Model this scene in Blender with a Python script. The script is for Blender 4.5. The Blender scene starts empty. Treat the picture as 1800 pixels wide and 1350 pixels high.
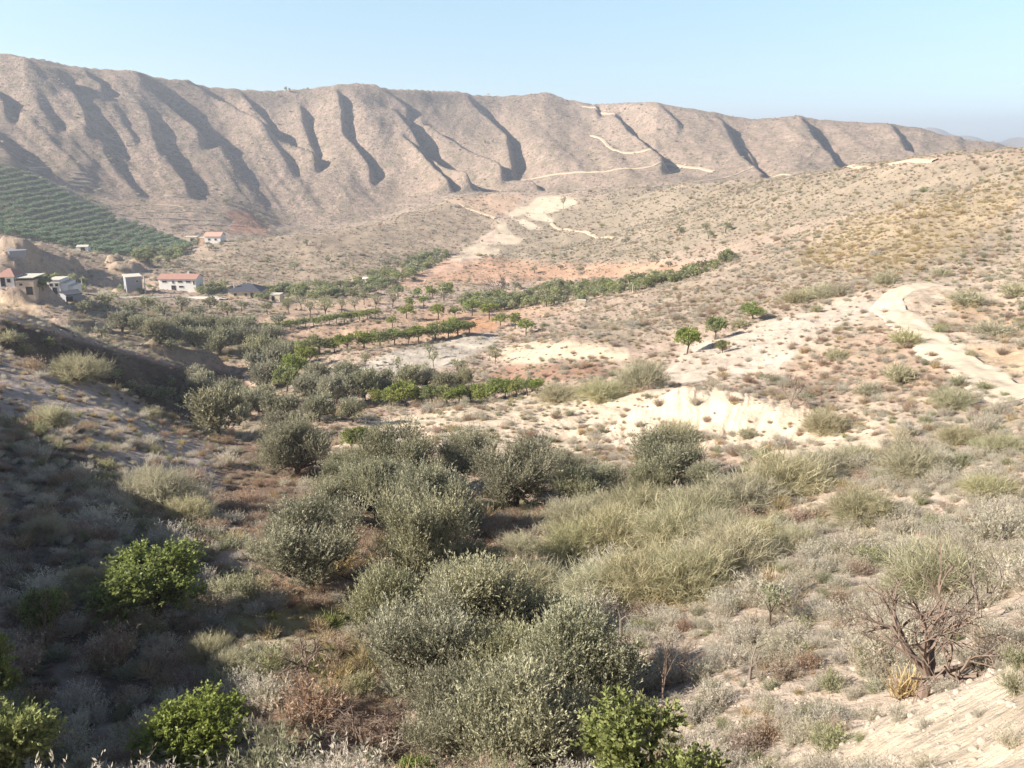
import bpy, math, random
import numpy as np
from mathutils import Vector
R = math.radians
PI = math.pi
SC = bpy.context.scene
COL = SC.collection
rng = np.random.default_rng(7)
random.seed(7)

# ------------------------------------------------------------------ camera, light, exposure
CAMZ = 70.0
FPX = 1500.0                 # focal length in pixels of the 1800 px wide photograph
PITCH = R(16.0)
cd = bpy.data.cameras.new('camera'); cam = bpy.data.objects.new('camera', cd); COL.objects.link(cam)
cam.location = (0, 0, CAMZ); cam.rotation_euler = (R(90) - PITCH, 0, 0)
cd.sensor_width = 36.0; cd.lens = 36.0 * FPX / 1800.0; cd.clip_end = 60000.0; cd.clip_start = 0.1
SC.camera = cam
SUN_EL, SUN_AZ = R(29.0), R(-102.0)        # azimuth from +Y towards +X
SUNV = np.array([math.sin(SUN_AZ) * math.cos(SUN_EL), math.cos(SUN_AZ) * math.cos(SUN_EL), math.sin(SUN_EL)])
w = bpy.data.worlds.new('World'); SC.world = w; w.use_nodes = True
nt = w.node_tree; sky = nt.nodes.new('ShaderNodeTexSky'); sky.sky_type = 'NISHITA'; sky.sun_disc = False
sky.sun_elevation = SUN_EL; sky.sun_rotation = SUN_AZ; sky.altitude = 600; sky.air_density = 1.0; sky.dust_density = 0.6; sky.ozone_density = 2.2
bg = nt.nodes['Background']; bg.inputs[1].default_value = 0.115
tc_ = nt.nodes.new('ShaderNodeTexCoord'); sx_ = nt.nodes.new('ShaderNodeSeparateXYZ'); nt.links.new(tc_.outputs['Generated'], sx_.inputs[0])
cr_ = nt.nodes.new('ShaderNodeValToRGB'); nt.links.new(sx_.outputs['Z'], cr_.inputs[0])
e_ = cr_.color_ramp.elements; e_[0].position = 0.0; e_[0].color = (0.513, 0.665, 0.978, 1); e_[1].position = 0.60; e_[1].color = (.37, .355, .375, 1)
for z_, c_ in ((.023, (0.546, 0.655, 0.898)), (.051, (0.560, 0.636, 0.755)), (.088, (0.632, 0.655, 0.698)), (.157, (0.779, 0.774, 0.698)), (.22, (0.798, 0.779, 0.703))):
    q_ = e_.new(z_); q_.color = (*c_, 1)
mu_ = nt.nodes.new('ShaderNodeMix'); mu_.data_type = 'RGBA'; mu_.blend_type = 'MULTIPLY'; mu_.inputs[0].default_value = 1.0
nt.links.new(sky.outputs[0], mu_.inputs[6]); nt.links.new(cr_.outputs[0], mu_.inputs[7]); nt.links.new(mu_.outputs[2], bg.inputs[0])
sl = bpy.data.lights.new('sun', 'SUN'); so = bpy.data.objects.new('sun', sl); COL.objects.link(so)
sl.energy = 5.0; sl.angle = R(0.5); sl.color = (1.0, 0.90, 0.77)
so.rotation_euler = Vector(SUNV).to_track_quat('Z', 'Y').to_euler()
SC.view_settings.view_transform = 'Standard'; SC.view_settings.look = 'None'
SC.view_settings.gamma = 1.0; SC.view_settings.use_curve_mapping = False; SC.view_settings.exposure = 1.25
SC.render.engine = 'CYCLES'
SC.cycles.max_bounces = 5; SC.cycles.diffuse_bounces = 3; SC.cycles.transparent_max_bounces = 8; SC.cycles.volume_bounces = 0

# ------------------------------------------------------------------ pixel <-> direction
cp, sp = math.cos(PITCH), math.sin(PITCH)
def ray(u, v):
    a = (np.asarray(u, float) - 900.0) / FPX; b = (np.asarray(v, float) - 675.0) / FPX
    dx = a; dy = cp - b * sp; dz = -sp - b * cp
    h = np.hypot(dx, dy)
    return np.arctan2(dx, dy), -dz / h
def project(x, y, z):
    z = z - CAMZ
    f = y * cp - z * sp; up = y * sp + z * cp
    f = np.where(f < 0.05, 0.05, f)
    return 900 + FPX * x / f, 675 - FPX * up / f

# ------------------------------------------------------------------ value noise
def vnoise(x, y, seed=0):
    xi = np.floor(x).astype(np.int64); yi = np.floor(y).astype(np.int64)
    fx = x - xi; fy = y - yi
    fx = fx * fx * (3 - 2 * fx); fy = fy * fy * (3 - 2 * fy)
    def h(a, b):
        n = (a * 374761393 + b * 668265263 + seed * 974634777) & 0xffffffff
        n = ((n ^ (n >> 13)) * 1274126177) & 0xffffffff
        n = ((n ^ (n >> 16)) * 2246822519) & 0xffffffff
        return ((n ^ (n >> 15)) & 0xffffff) / float(0xffffff)
    a = h(xi, yi); b = h(xi + 1, yi); c = h(xi, yi + 1); d = h(xi + 1, yi + 1)
    return (a + (b - a) * fx) * (1 - fy) + (c + (d - c) * fx) * fy
def fbm(x, y, seed=0, octv=4):
    s = 0; a = 1.0; t = 0
    for o in range(octv):
        s = s + a * (vnoise(x, y, seed + o) - 0.5); t += a; a *= 0.5; x = x * 2.03 + 7.1; y = y * 2.03 + 3.7
    return s / t * 2
def smooth(a, b, x):
    t = np.clip((x - a) / (b - a), 0, 1); return t * t * (3 - 2 * t)

# ------------------------------------------------------------------ terrain: control points (u, v in photo pixels, ground distance)
CP = {
 0: [(1350,24),(1150,32),(1000,42),(850,58),(750,76),(700,88),(650,102),(612,116),(640,130),(606,139),(562,142),(548,176),(575,215),(522,262),(510,310),(500,345),(492,385),(455,410),(430,480),(412,510),(350,660),(292,790)],
 100: [(1350,23),(1150,31),(1000,41),(850,57),(760,75),(700,92),(650,110),(690,132),(650,148),(598,151.5),(580,190),(545,240),(528,262),(515,310),(500,350),(488,385),(455,410),(440,480),(425,515),(370,660),(325,800)],
 200: [(1350,22),(1150,30),(1000,40),(900,52),(800,70),(720,94),(682,110),(730,138),(704,161),(624,165),(600,195),(560,245),(530,300),(518,345),(495,395),(465,425),(450,480),(440,525),(400,660),(355,810)],
 300: [(1350,21),(1200,28),(1050,37),(930,50),(820,72),(760,92),(738,103),(760,138),(715,178),(646,182.5),(625,204),(590,235),(555,275),(522,340),(490,400),(468,450),(452,520),(430,600),(390,720),(352,830)],
 400: [(1350,20),(1200,27),(1050,36),(950,47),(870,66),(800,86),(782,93),(765,115),(730,145),(694,196),(662,199.5),(640,212),(600,230),(560,275),(522,340),(480,420),(440,520),(425,545),(435,600),(410,700),(380,790),(360,850)],
 500: [(1350,19.5),(1200,26),(1050,36),(950,47),(880,62),(830,76),(790,90),(740,112),(700,140),(665,170),(640,195),(600,230),(560,275),(525,335),(480,430),(440,510),(412,570),(430,640),(410,800),(402,840)],
 600: [(1350,19),(1200,25),(1050,36),(950,48),(850,66),(790,84),(740,106),(700,132),(660,160),(620,200),(590,235),(560,272),(525,335),(490,400),(450,480),(410,575),(402,600),(430,680),(415,800),(395,850)],
 700: [(1350,18.5),(1200,25),(1050,36),(950,47.5),(860,63),(800,79),(760,95),(715,121),(690,135),(650,162),(620,190),(590,225),(560,265),(530,320),(500,375),(460,465),(420,560),(385,640),(378,660),(400,760),(370,900)],
 800: [(1350,18),(1200,25),(1050,36),(950,46),(880,57),(820,71),(780,84),(740,99),(710,118),(690,132),(650,158),(620,186),(590,220),(545,290),(500,375),(460,470),(420,565),(380,650),(346,725),(370,820),(342,930)],
 900: [(1350,17.5),(1200,24),(1100,31),(1000,40),(900,55),(840,67),(790,80),(745,95),(708,116),(690,128),(650,150),(620,178),(590,215),(545,285),(500,370),(460,465),(420,560),(380,650),(336,760),(350,860),(338,970)],
 1000: [(1350,17),(1200,23),(1100,30),(1000,40),(900,55),(850,65),(800,77),(760,88),(720,98),(700,110),(650,135),(632,146),(602,151),(590,180),(560,225),(520,300),(480,385),(440,470),(400,560),(360,650),(336,740),(350,840),(336,960)],
 1100: [(1350,16.5),(1200,22),(1100,28.5),(1000,38),(900,52),(850,62),(800,73),(760,84),(722,92),(702,96),(680,110),(640,132),(605,146),(580,180),(550,215),(520,260),(480,340),(440,420),(400,500),(360,590),(331,670),(345,760),(330,900)],
 1200: [(1350,15.5),(1200,21),(1100,27),(1000,36),(900,50),(850,60),(800,71),(745,83),(688,87),(665,108),(640,120),(600,143),(560,172),(520,215),(480,280),(440,350),(400,420),(360,500),(322,590),(340,700),(325,900)],
 1300: [(1350,14.5),(1200,20),(1100,26),(1000,34.5),(900,47),(850,57),(800,68),(755,79),(695,84),(660,102),(600,132),(560,155),(520,188),(480,240),(440,305),(400,365),(360,435),(315,520),(340,640),(325,900)],
 1400: [(1350,13.5),(1200,19),(1100,25),(1000,33),(900,45),(850,55),(800,65),(765,74),(722,80),(690,90),(650,106),(600,122),(560,141),(520,170),(480,210),(440,260),(400,310),(360,370),(307,455),(335,600),(320,900)],
 1500: [(1350,12.4),(1240,17.5),(1100,24),(1000,32.5),(900,43.5),(850,52),(800,61),(775,68),(740,74),(700,84),(650,101),(600,116),(560,132),(520,155),(480,188),(440,230),(400,275),(360,325),(297,402),(330,540),(315,950)],
 1600: [(1350,10.5),(1265,13.2),(1243,14.4),(1230,17.0),(1170,19.5),(1100,23),(1000,32),(900,42),(800,58),(700,80),(640,98),(600,112),(560,128),(520,145),(490,165),(440,205),(400,240),(360,280),(320,325),(287,362),(320,520),(310,1000)],
 1700: [(1350,9.4),(1260,11.8),(1212,13.4),(1190,16.5),(1130,20.5),(1060,25),(1000,30.5),(900,41),(800,56),(700,79),(650,92),(600,110),(560,126),(520,146),(490,165),(440,198),(400,228),(360,262),(320,298),(279,335),(310,500),(300,1000)],
 1800: [(1350,8.5),(1250,10.5),(1178,12.6),(1150,16),(1100,20.5),(1000,29),(900,40),(800,55),(700,78),(660,92),(620,103),(560,127),(520,145),(490,163),(450,188),(400,220),(350,255),(300,290),(269,318),(300,480),(300,1000)],
}
az_l, lr_l, t_l = [], [], []
for u, L in CP.items():
    for v, r in L:
        a, t = ray(u, v); az_l.append(float(a)); lr_l.append(math.log(r)); t_l.append(float(t))
def xyz(x, y, z):
    r = math.hypot(x, y); az_l.append(math.atan2(x, y)); lr_l.append(math.log(r)); t_l.append(-z / r)
def pol(az, L):
    for r, z in L: xyz(r * math.sin(R(az)), r * math.cos(R(az)), z)
# ground outside the frame: the ridge on the left that throws the big shadow, the slope going on up to the right
pol(-45, [(14,-9.8),(24,-14.0),(130,-30),(170,-38),(300,-50),(500,-50),(800,-14)])
pol(-58, [(10,-5.8),(20,-9.0),(110,-15),(200,-35),(500,-45),(800,-10)])
pol(-78, [(10,-3.2),(20,-3.5),(34,-.5),(60,0),(100,-8),(300,-40),(800,-10)])
for u, v, r, D in [(485,1210,26,27),(400,1100,33,25),(440,1010,40,27),(370,930,50,27),(250,855,60,26),(140,775,76,24),(0,742,79,22),(455,1330,20,26)]:
    a, t = ray(u, v); a = float(a); t = float(t)
    x, y, z = r * math.sin(a), r * math.cos(a), -r * t
    zc = z + D * math.tan(SUN_EL) * 1.0
    hx, hy = math.sin(SUN_AZ), math.cos(SUN_AZ)
    xyz(x + hx * D, y + hy * D, zc); xyz(x + hx * (D + 14), y + hy * (D + 14), zc - 2.5); xyz(x + hx * (D + 30), y + hy * (D + 30), zc - 8)
xyz(-74, 90, -21); xyz(-66, 98, -24); xyz(-88, 92, -20)
pol(40, [(10,-5),(20,-7.5),(40,-11),(80,-14),(150,-10),(290,-2),(480,-30)])
pol(62, [(10,-2),(40,0),(100,3),(250,5),(480,-10)])
A = np.array(az_l); L = np.array(lr_l); T = np.array(t_l)
CC = 0.022
def phi(d2): return np.sqrt(d2 + CC * CC)
AZS = 1.35
def rbf_fit():
    X = np.stack([A * AZS, L], 1); n = len(X)
    D2 = ((X[:, None] - X[None]) ** 2).sum(-1)
    M = np.zeros((n + 3, n + 3)); M[:n, :n] = phi(D2) - np.eye(n) * 0.004
    P = np.c_[np.ones(n), X]; M[:n, n:] = P; M[n:, :n] = P.T
    return X, np.linalg.solve(M, np.r_[T, 0, 0, 0])
RX, RW = rbf_fit()
def rbf(az, lr):
    sh = az.shape; q = np.stack([az.ravel() * AZS, lr.ravel()], 1); out = np.empty(len(q))
    for i in range(0, len(q), 20000):
        b = q[i:i + 20000]
        d2 = (b[:, None, 0] - RX[None, :, 0]) ** 2 + (b[:, None, 1] - RX[None, :, 1]) ** 2
        out[i:i + 20000] = phi(d2) @ RW[:-3] + RW[-3] + b @ RW[-2:]
    return out.reshape(sh)
azs = np.concatenate([np.linspace(R(-82), R(-34.1), 90)[:-1], np.arange(R(-34.1), R(34.1), R(0.1)), np.linspace(R(34.1), R(66), 50)])
rs = np.exp(np.concatenate([np.arange(0, math.log(5), 0.03), np.arange(math.log(5), math.log(1750), 0.0048), np.arange(math.log(1750), math.log(6000), 0.04)]))
NA, NR = len(azs), len(rs)
ca = np.concatenate([np.linspace(R(-82), R(-34.1), 60)[:-1], np.arange(R(-34.1), R(34.1), R(0.3)), np.linspace(R(34.1), R(66), 30)])
cl = np.linspace(math.log(6.5), math.log(1300), 560)
GA, GL = np.meshgrid(ca, cl, indexing='ij')
CT = rbf(GA, GL)
def lerp_grid(az, lr):
    i = np.clip(np.searchsorted(ca, az) - 1, 0, len(ca) - 2); fa = np.clip((az - ca[i]) / (ca[i + 1] - ca[i]), 0, 1)
    g = np.clip((lr - cl[0]) / (cl[1] - cl[0]), 0, len(cl) - 1.001); j = g.astype(int); fr = g - j
    return (CT[i, j] * (1 - fa) + CT[i + 1, j] * fa) * (1 - fr) + (CT[i, j + 1] * (1 - fa) + CT[i + 1, j + 1] * fa) * fr
AZ, RR = np.meshgrid(azs, rs, indexing='ij')
TT = lerp_grid(AZ, np.log(np.clip(RR, 6.6, 1290)))
Z = -TT * RR
z9 = -9.0 * lerp_grid(azs, np.full(NA, math.log(9.0)))[:, None]
near = RR < 9.0
Z = np.where(near, -1.7 + (z9 + 1.7) * np.clip((RR - 1) / 8, 0, 1), Z)
X = RR * np.sin(AZ); Y = RR * np.cos(AZ)

# far hills
ridge = [(-500,92,1150),(-200,100,1150),(0,95,1150),(40,100,1150),(70,106,1160),(120,118,1180),(180,122,1200),(240,121,1210),(290,131,1220),(330,136,1230),(370,147,1240),(420,154,1250),(470,156,1260),(540,155,1280),(590,150,1290),(640,146,1300),(665,148,1305),(690,153,1315),(740,153,1340),(800,155,1380),(830,160,1390),(880,165,1410),(930,163,1420),(960,161,1430),(1000,172,1430),(1040,180,1420),(1100,178,1380),(1155,179,1330),(1190,187,1330),(1250,195,1340),(1320,208,1350),(1370,207,1360),(1410,202,1370),(1450,208,1380),(1520,215,1390),(1570,218,1400),(1620,226,1410),(1660,242,1420),(1710,252,1430),(1750,257,1440),(1775,268,1440),(1850,285,1440),(2000,310,1440),(2400,330,1440)]
base = [(-500,290,790),(0,291,790),(100,325,800),(200,354,815),(300,352,830),(400,360,850),(500,402,850),(600,396,860),(700,371,900),(800,344,940),(860,338,970),(1000,337,980),(1100,331,920),(1200,327,910),(1400,320,910),(1600,312,1000),(1800,305,1050),(2400,300,1050)]
def curve(Ls):
    a, t = ray([p[0] for p in Ls], [p[1] for p in Ls]); o = np.argsort(a)
    return a[o], t[o], np.array([p[2] for p in Ls], float)[o]
ra, rt, rr = curve(ridge); ba, bt, br = curve(base)
r_r = np.interp(azs, ra, rr)[:, None]; t_r = np.interp(azs, ra, rt)[:, None]
r_b = np.interp(azs, ba, br)[:, None]; t_b = lerp_grid(azs, np.log(r_b[:, 0]))[:, None]
S = (RR - r_b) / (r_r - r_b)
Sc = np.clip(S, 0, 1)
prof = 0.60 * Sc + 0.40 * Sc * Sc
zb = -t_b * r_b; zr = -t_r * r_r
ZH = zb + (zr - zb) * prof
tb = -ZH / RR
# spurs: (points down the dark side of each spur, half width in pixels, height in metres)
spurs = [
 ([(22,96),(70,130),(120,152)],16,8),([(-40,130),(0,165),(12,182)],15,8),([(150,126),(165,150),(190,168)],13,4),([(62,160),(80,200),(100,225)],16,3),([(130,170),(150,215),(160,240)],14,3),([(200,190),(225,230),(240,250)],18,3),([(265,200),(275,245),(280,265)],14,3),
 ([(245,125),(298,178),(358,232)],17,10),([(335,138),(440,204),(500,250),(560,276)],11,11),([(425,158),(470,205),(492,226)],10,5),([(528,185),(545,235),(555,262)],12,6.5),([(596,165),(607,235),(652,292)],13,8),
 ([(658,146),(720,182)],8,8),([(695,190),(738,250),(795,300),(862,340)],19,15),([(750,205),(830,262),(888,296)],13,10),([(822,162),(893,238),(905,286)],15,11),([(715,245),(755,292),(805,345)],14,9),([(738,262),(785,300),(838,338)],10,8),
 ([(1085,195),(1110,235),(1170,284)],17,10),([(1155,180),(1195,220)],14,4),([(1265,205),(1308,280),(1345,310)],17,8),([(1410,203),(1440,248),(1496,300)],19,10),([(1565,219),(1600,268),(1645,285)],18,8),
 ([(170,230),(205,300),(250,340)],30,4),([(0,225),(20,260),(40,285)],22,4),([(380,200),(400,260),(420,300)],22,3),([(455,215),(480,250),(520,290)],18,3),([(965,160),(1000,176),(1050,184)],8,8),([(905,315),(935,318),(950,336)],16,6),([(1640,228),(1690,252)],12,3),([(1315,255),(1335,290)],12,4),([(280,250),(330,320),(345,345)],20,3.5),
]
dzh = np.zeros_like(ZH)
for pts, hw, amp in spurs:
    pa, pt = ray([p[0] for p in pts], [p[1] for p in pts]); o = np.argsort(pt)
    pa, pt = pa[o], pt[o]
    wob = fbm(RR / 45.0, AZ * 9 + hw, 31, 2) * 0.0035
    c = np.interp(tb, pt, pa) + wob
    lo, hi = pt[0], pt[-1]
    fade = smooth(lo - 0.008, lo + 0.010, tb) * (1 - smooth(hi - 0.004, hi + 0.018, tb))
    x = (AZ - c) / (.82 * hw / FPX)
    crest = np.where(x < -0.55, np.exp(-np.abs((x + 0.55) / 2.6) ** 1.4), np.exp(-((x + 0.55) / 0.55) ** 2))
    trough = np.where(x < 0.55, np.exp(-((x - 0.55) / 0.55) ** 2), np.exp(-np.abs((x - 0.55) / 1.9) ** 1.5))
    dzh += .88 * amp * fade * (crest - trough)
def saw(p, a=.70):
    f = p - np.floor(p); return np.where(f < a, f / a, (1 - f) / (1 - a))
wq = fbm(RR / 110, AZ * 7, 15, 3)
saw1 = saw((AZ + .095 * S + .010 * wq) * 17.0 + .3) * (.35 + 1.1 * vnoise(AZ * 8, S * 1.5, 16))
saw2 = saw((AZ + .095 * S + .006 * wq) * 50.0) * (.2 + 1.2 * vnoise(AZ * 22, S * 2.5, 17))
rib = 1 - np.abs(2 * vnoise(AZ * 34 - S * 2.2 + fbm(RR / 90, AZ * 6, 5, 2) * 0.7, S * 1.5, 11) - 1)
rib2 = 1 - np.abs(2 * vnoise(AZ * 95 - S * 5 + fbm(RR / 60, AZ * 12, 6, 2) * 0.9, S * 3.0, 12) - 1)
env = smooth(0.0, 0.22, S) * (1 - smooth(0.86, 1.0, S))
dzh += 26 * (vnoise(AZ * 10.5 + .9 * S + .25 * wq, S * .9 + 3, 18) - .5) * smooth(0, .25, S) + 10 * (vnoise(AZ * 27 + 2.0 * S, S * 1.2, 19) - .5) * smooth(0, .25, S)
dzh = dzh * smooth(0.0, 0.06, S) * (1 - .72 * smooth(0.90, 1.0, S)) + env * ((saw1 - .45) * 2.2 + (saw2 - .4) * 1.0 + (rib2 - 0.6) * 1.0)
ZH = ZH + dzh + (fbm(X / 40, Y / 40, 21, 4) * 1.5 + fbm(X / 13, Y / 13, 22, 3) * .8) * smooth(0, 0.3, S) * (1 - 0.8 * smooth(0.9, 1, S))
back = np.clip(RR - r_r, 0, None)
ZH = ZH - np.minimum(back * 0.45, 0.45 * 500) * (back > 0)
Z = np.where(RR > r_b, ZH, Z)
Z = np.where(RR > r_r + 30, np.maximum(Z, -165 + 8 * fbm(X / 500, Y / 500, 4, 3)), Z)
# mounds and cut banks by the hamlet: (u, v, ground distance, half length, half depth, height, turn)
for u, v, r, a, b, h, tw in [(46,552,254,9,6,5,.3),(70,486,395,17,12,8,.5),(10,480,390,12,10,6,.5),(182,506,392,11,9,3.2,0),(222,474,415,8,6,3.6,.4),(205,470,428,4,5,3.6,.3),(250,478,430,6,5,3,.3),(132,572,222,7,4,2.6,.6),(318,600,206,9,3.6,3.2,.6),(100,545,270,10,7,2,.3),(270,519,350,17,3,1.6,0)]:
    a_, t_ = ray(u, v); x0, y0 = r * math.sin(float(a_)), r * math.cos(float(a_)); dx, dy = X - x0, Y - y0; c_, s_ = math.cos(tw), math.sin(tw)
    q = np.sqrt(((dx * c_ + dy * s_) / a) ** 2 + ((-dx * s_ + dy * c_) / b) ** 2) + .25 * fbm(X / 5, Y / 5, 33, 3)
    Z = Z + h * (1 - smooth(.55, 1.15, q))
ril = 1 - np.abs(2 * vnoise(AZ * 170 + 1.6 * fbm(X / 4, Y / 4, 35, 3), RR * .02, 36) - 1)
Z = Z - (.15 * ril ** 4 + .22 * fbm(X / 1.6, Y / 1.6, 37, 3)) * smooth(R(4.5), R(7), AZ) * (1 - smooth(R(20), R(24), AZ)) * smooth(74, 80, RR) * (1 - smooth(88, 95, RR))
# small relief on the nearer ground
nf = (1 - smooth(0.0, 0.2, S))
rel = fbm(X / 26, Y / 26, 41, 3) * np.clip(RR / 90, 0.1, 2.2) * 0.9 + fbm(X / 5.5, Y / 5.5, 44, 3) * np.clip(RR / 60, 0.35, 1.4) * 0.45 + fbm(X / 1.2, Y / 1.2, 47, 3) * 0.10 + fbm(X / 0.35, Y / 0.35, 51, 2) * 0.03 * (RR < 80)
Z = Z + rel * nf * smooth(2, 9, RR)
Z0 = Z + CAMZ
UU, VV = project(X, Y, Z0)
TG = -(Z0 - CAMZ) / RR                                  # tangent of the depression angle

def gcol(az):
    i = int(np.clip(np.searchsorted(azs, az) - 1, 0, NA - 2)); f = (az - azs[i]) / (azs[i + 1] - azs[i]); return i, f
def at(u, v, rmin=6.0):
    """point of the ground seen at photo pixel (u, v)"""
    a, t = ray(u, v); a = float(a); t = float(t); i, f = gcol(a)
    col = TG[i] * (1 - f) + TG[i + 1] * f
    k = np.nonzero((col <= t) & (rs > rmin))[0]
    j = int(k[0]) if len(k) else int(np.searchsorted(rs, 1200))
    r0, r1 = rs[j - 1], rs[j]; c0, c1 = col[j - 1], col[j]
    g = 0.0 if abs(c0 - c1) < 1e-9 else float(np.clip((c0 - t) / (c0 - c1), 0, 1))
    r = r0 + (r1 - r0) * g; x, y = r * math.sin(a), r * math.cos(a)
    return Vector((x, y, ground(x, y)))
def ground(x, y):
    r = math.hypot(x, y); a = math.atan2(x, y); i, f = gcol(a)
    j = int(np.clip(np.searchsorted(rs, r) - 1, 0, NR - 2)); g = (r - rs[j]) / (rs[j + 1] - rs[j])
    return float((Z0[i, j] * (1 - f) + Z0[i + 1, j] * f) * (1 - g) + (Z0[i, j + 1] * (1 - f) + Z0[i + 1, j + 1] * f) * g)
def ground_v(x, y):
    r = np.hypot(x, y); a = np.arctan2(x, y)
    i = np.clip(np.searchsorted(azs, a) - 1, 0, NA - 2); f = (a - azs[i]) / (azs[i + 1] - azs[i])
    j = np.clip(np.searchsorted(rs, r) - 1, 0, NR - 2); g = (r - rs[j]) / (rs[j + 1] - rs[j])
    return (Z0[i, j] * (1 - f) + Z0[i + 1, j] * f) * (1 - g) + (Z0[i, j + 1] * (1 - f) + Z0[i + 1, j + 1] * f) * g, i, j
def slant(p): return math.sqrt(p.x ** 2 + p.y ** 2 + (p.z - CAMZ) ** 2)
def px2m(p, px): # width in metres of px photo pixels at p
    return px * (p.y * cp - (p.z - CAMZ) * sp) / FPX

# ------------------------------------------------------------------ materials
def mat(name): 
    m = bpy.data.materials.new(name); m.use_nodes = True; n = m.node_tree
    return m, n, n.nodes['Principled BSDF']
def plain(name, c, rough=0.85, var=0.12, scale=1.5):
    m, n, b = mat(name)
    tc = n.nodes.new('ShaderNodeNewGeometry'); no = n.nodes.new('ShaderNodeTexNoise'); no.inputs['Scale'].default_value = scale; no.inputs['Detail'].default_value = 6
    n.links.new(tc.outputs['Position'], no.inputs['Vector'])
    mr = n.nodes.new('ShaderNodeMapRange'); mr.inputs[3].default_value = 1 - var * 2; mr.inputs[4].default_value = 1 + var * 1.2
    n.links.new(no.outputs[0], mr.inputs[0])
    mx = n.nodes.new('ShaderNodeVectorMath'); mx.operation = 'SCALE'; mx.inputs[0].default_value = c[:3]
    n.links.new(mr.outputs[0], mx.inputs['Scale']); n.links.new(mx.outputs[0], b.inputs['Base Color'])
    b.inputs['Roughness'].default_value = rough; b.inputs['Specular IOR Level'].default_value = 0.2
    return m
def leafmat(name, dark, light, transl=0.25, rough=0.6, var=0.35):
    m, n, b = mat(name)
    at_ = n.nodes.new('ShaderNodeAttribute'); at_.attribute_name = 'tint'
    oi = n.nodes.new('ShaderNodeObjectInfo')
    mx = n.nodes.new('ShaderNodeMix'); mx.data_type = 'RGBA'; mx.inputs[6].default_value = (*dark, 1); mx.inputs[7].default_value = (*light, 1)
    n.links.new(at_.outputs['Fac'], mx.inputs[0])
    hs = n.nodes.new('ShaderNodeHueSaturation')
    for k, (inp, lo, hi) in enumerate([('Value', 1 - var, 1 + var * 0.6), ('Hue', 0.488, 0.512), ('Saturation', 0.8, 1.15)]):
        ml = n.nodes.new('ShaderNodeMath'); ml.operation = 'MULTIPLY'; ml.inputs[1].default_value = (1, 7.31, 13.7)[k]
        fr = n.nodes.new('ShaderNodeMath'); fr.operation = 'FRACT'
        mr = n.nodes.new('ShaderNodeMapRange'); mr.inputs[3].default_value = lo; mr.inputs[4].default_value = hi
        n.links.new(oi.outputs['Random'], ml.inputs[0]); n.links.new(ml.outputs[0], fr.inputs[0]); n.links.new(fr.outputs[0], mr.inputs[0]); n.links.new(mr.outputs[0], hs.inputs[inp])
    n.links.new(mx.outputs[2], hs.inputs['Color']); n.links.new(hs.outputs[0], b.inputs['Base Color'])
    b.inputs['Roughness'].default_value = rough; b.inputs['Specular IOR Level'].default_value = 0.25
    tr = n.nodes.new('ShaderNodeBsdfTranslucent'); n.links.new(hs.outputs[0], tr.inputs[0])
    ms = n.nodes.new('ShaderNodeMixShader'); ms.inputs[0].default_value = transl
    out = n.nodes['Material Output']; n.links.new(b.outputs[0], ms.inputs[1]); n.links.new(tr.outputs[0], ms.inputs[2]); n.links.new(ms.outputs[0], out.inputs[0])
    return m
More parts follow.
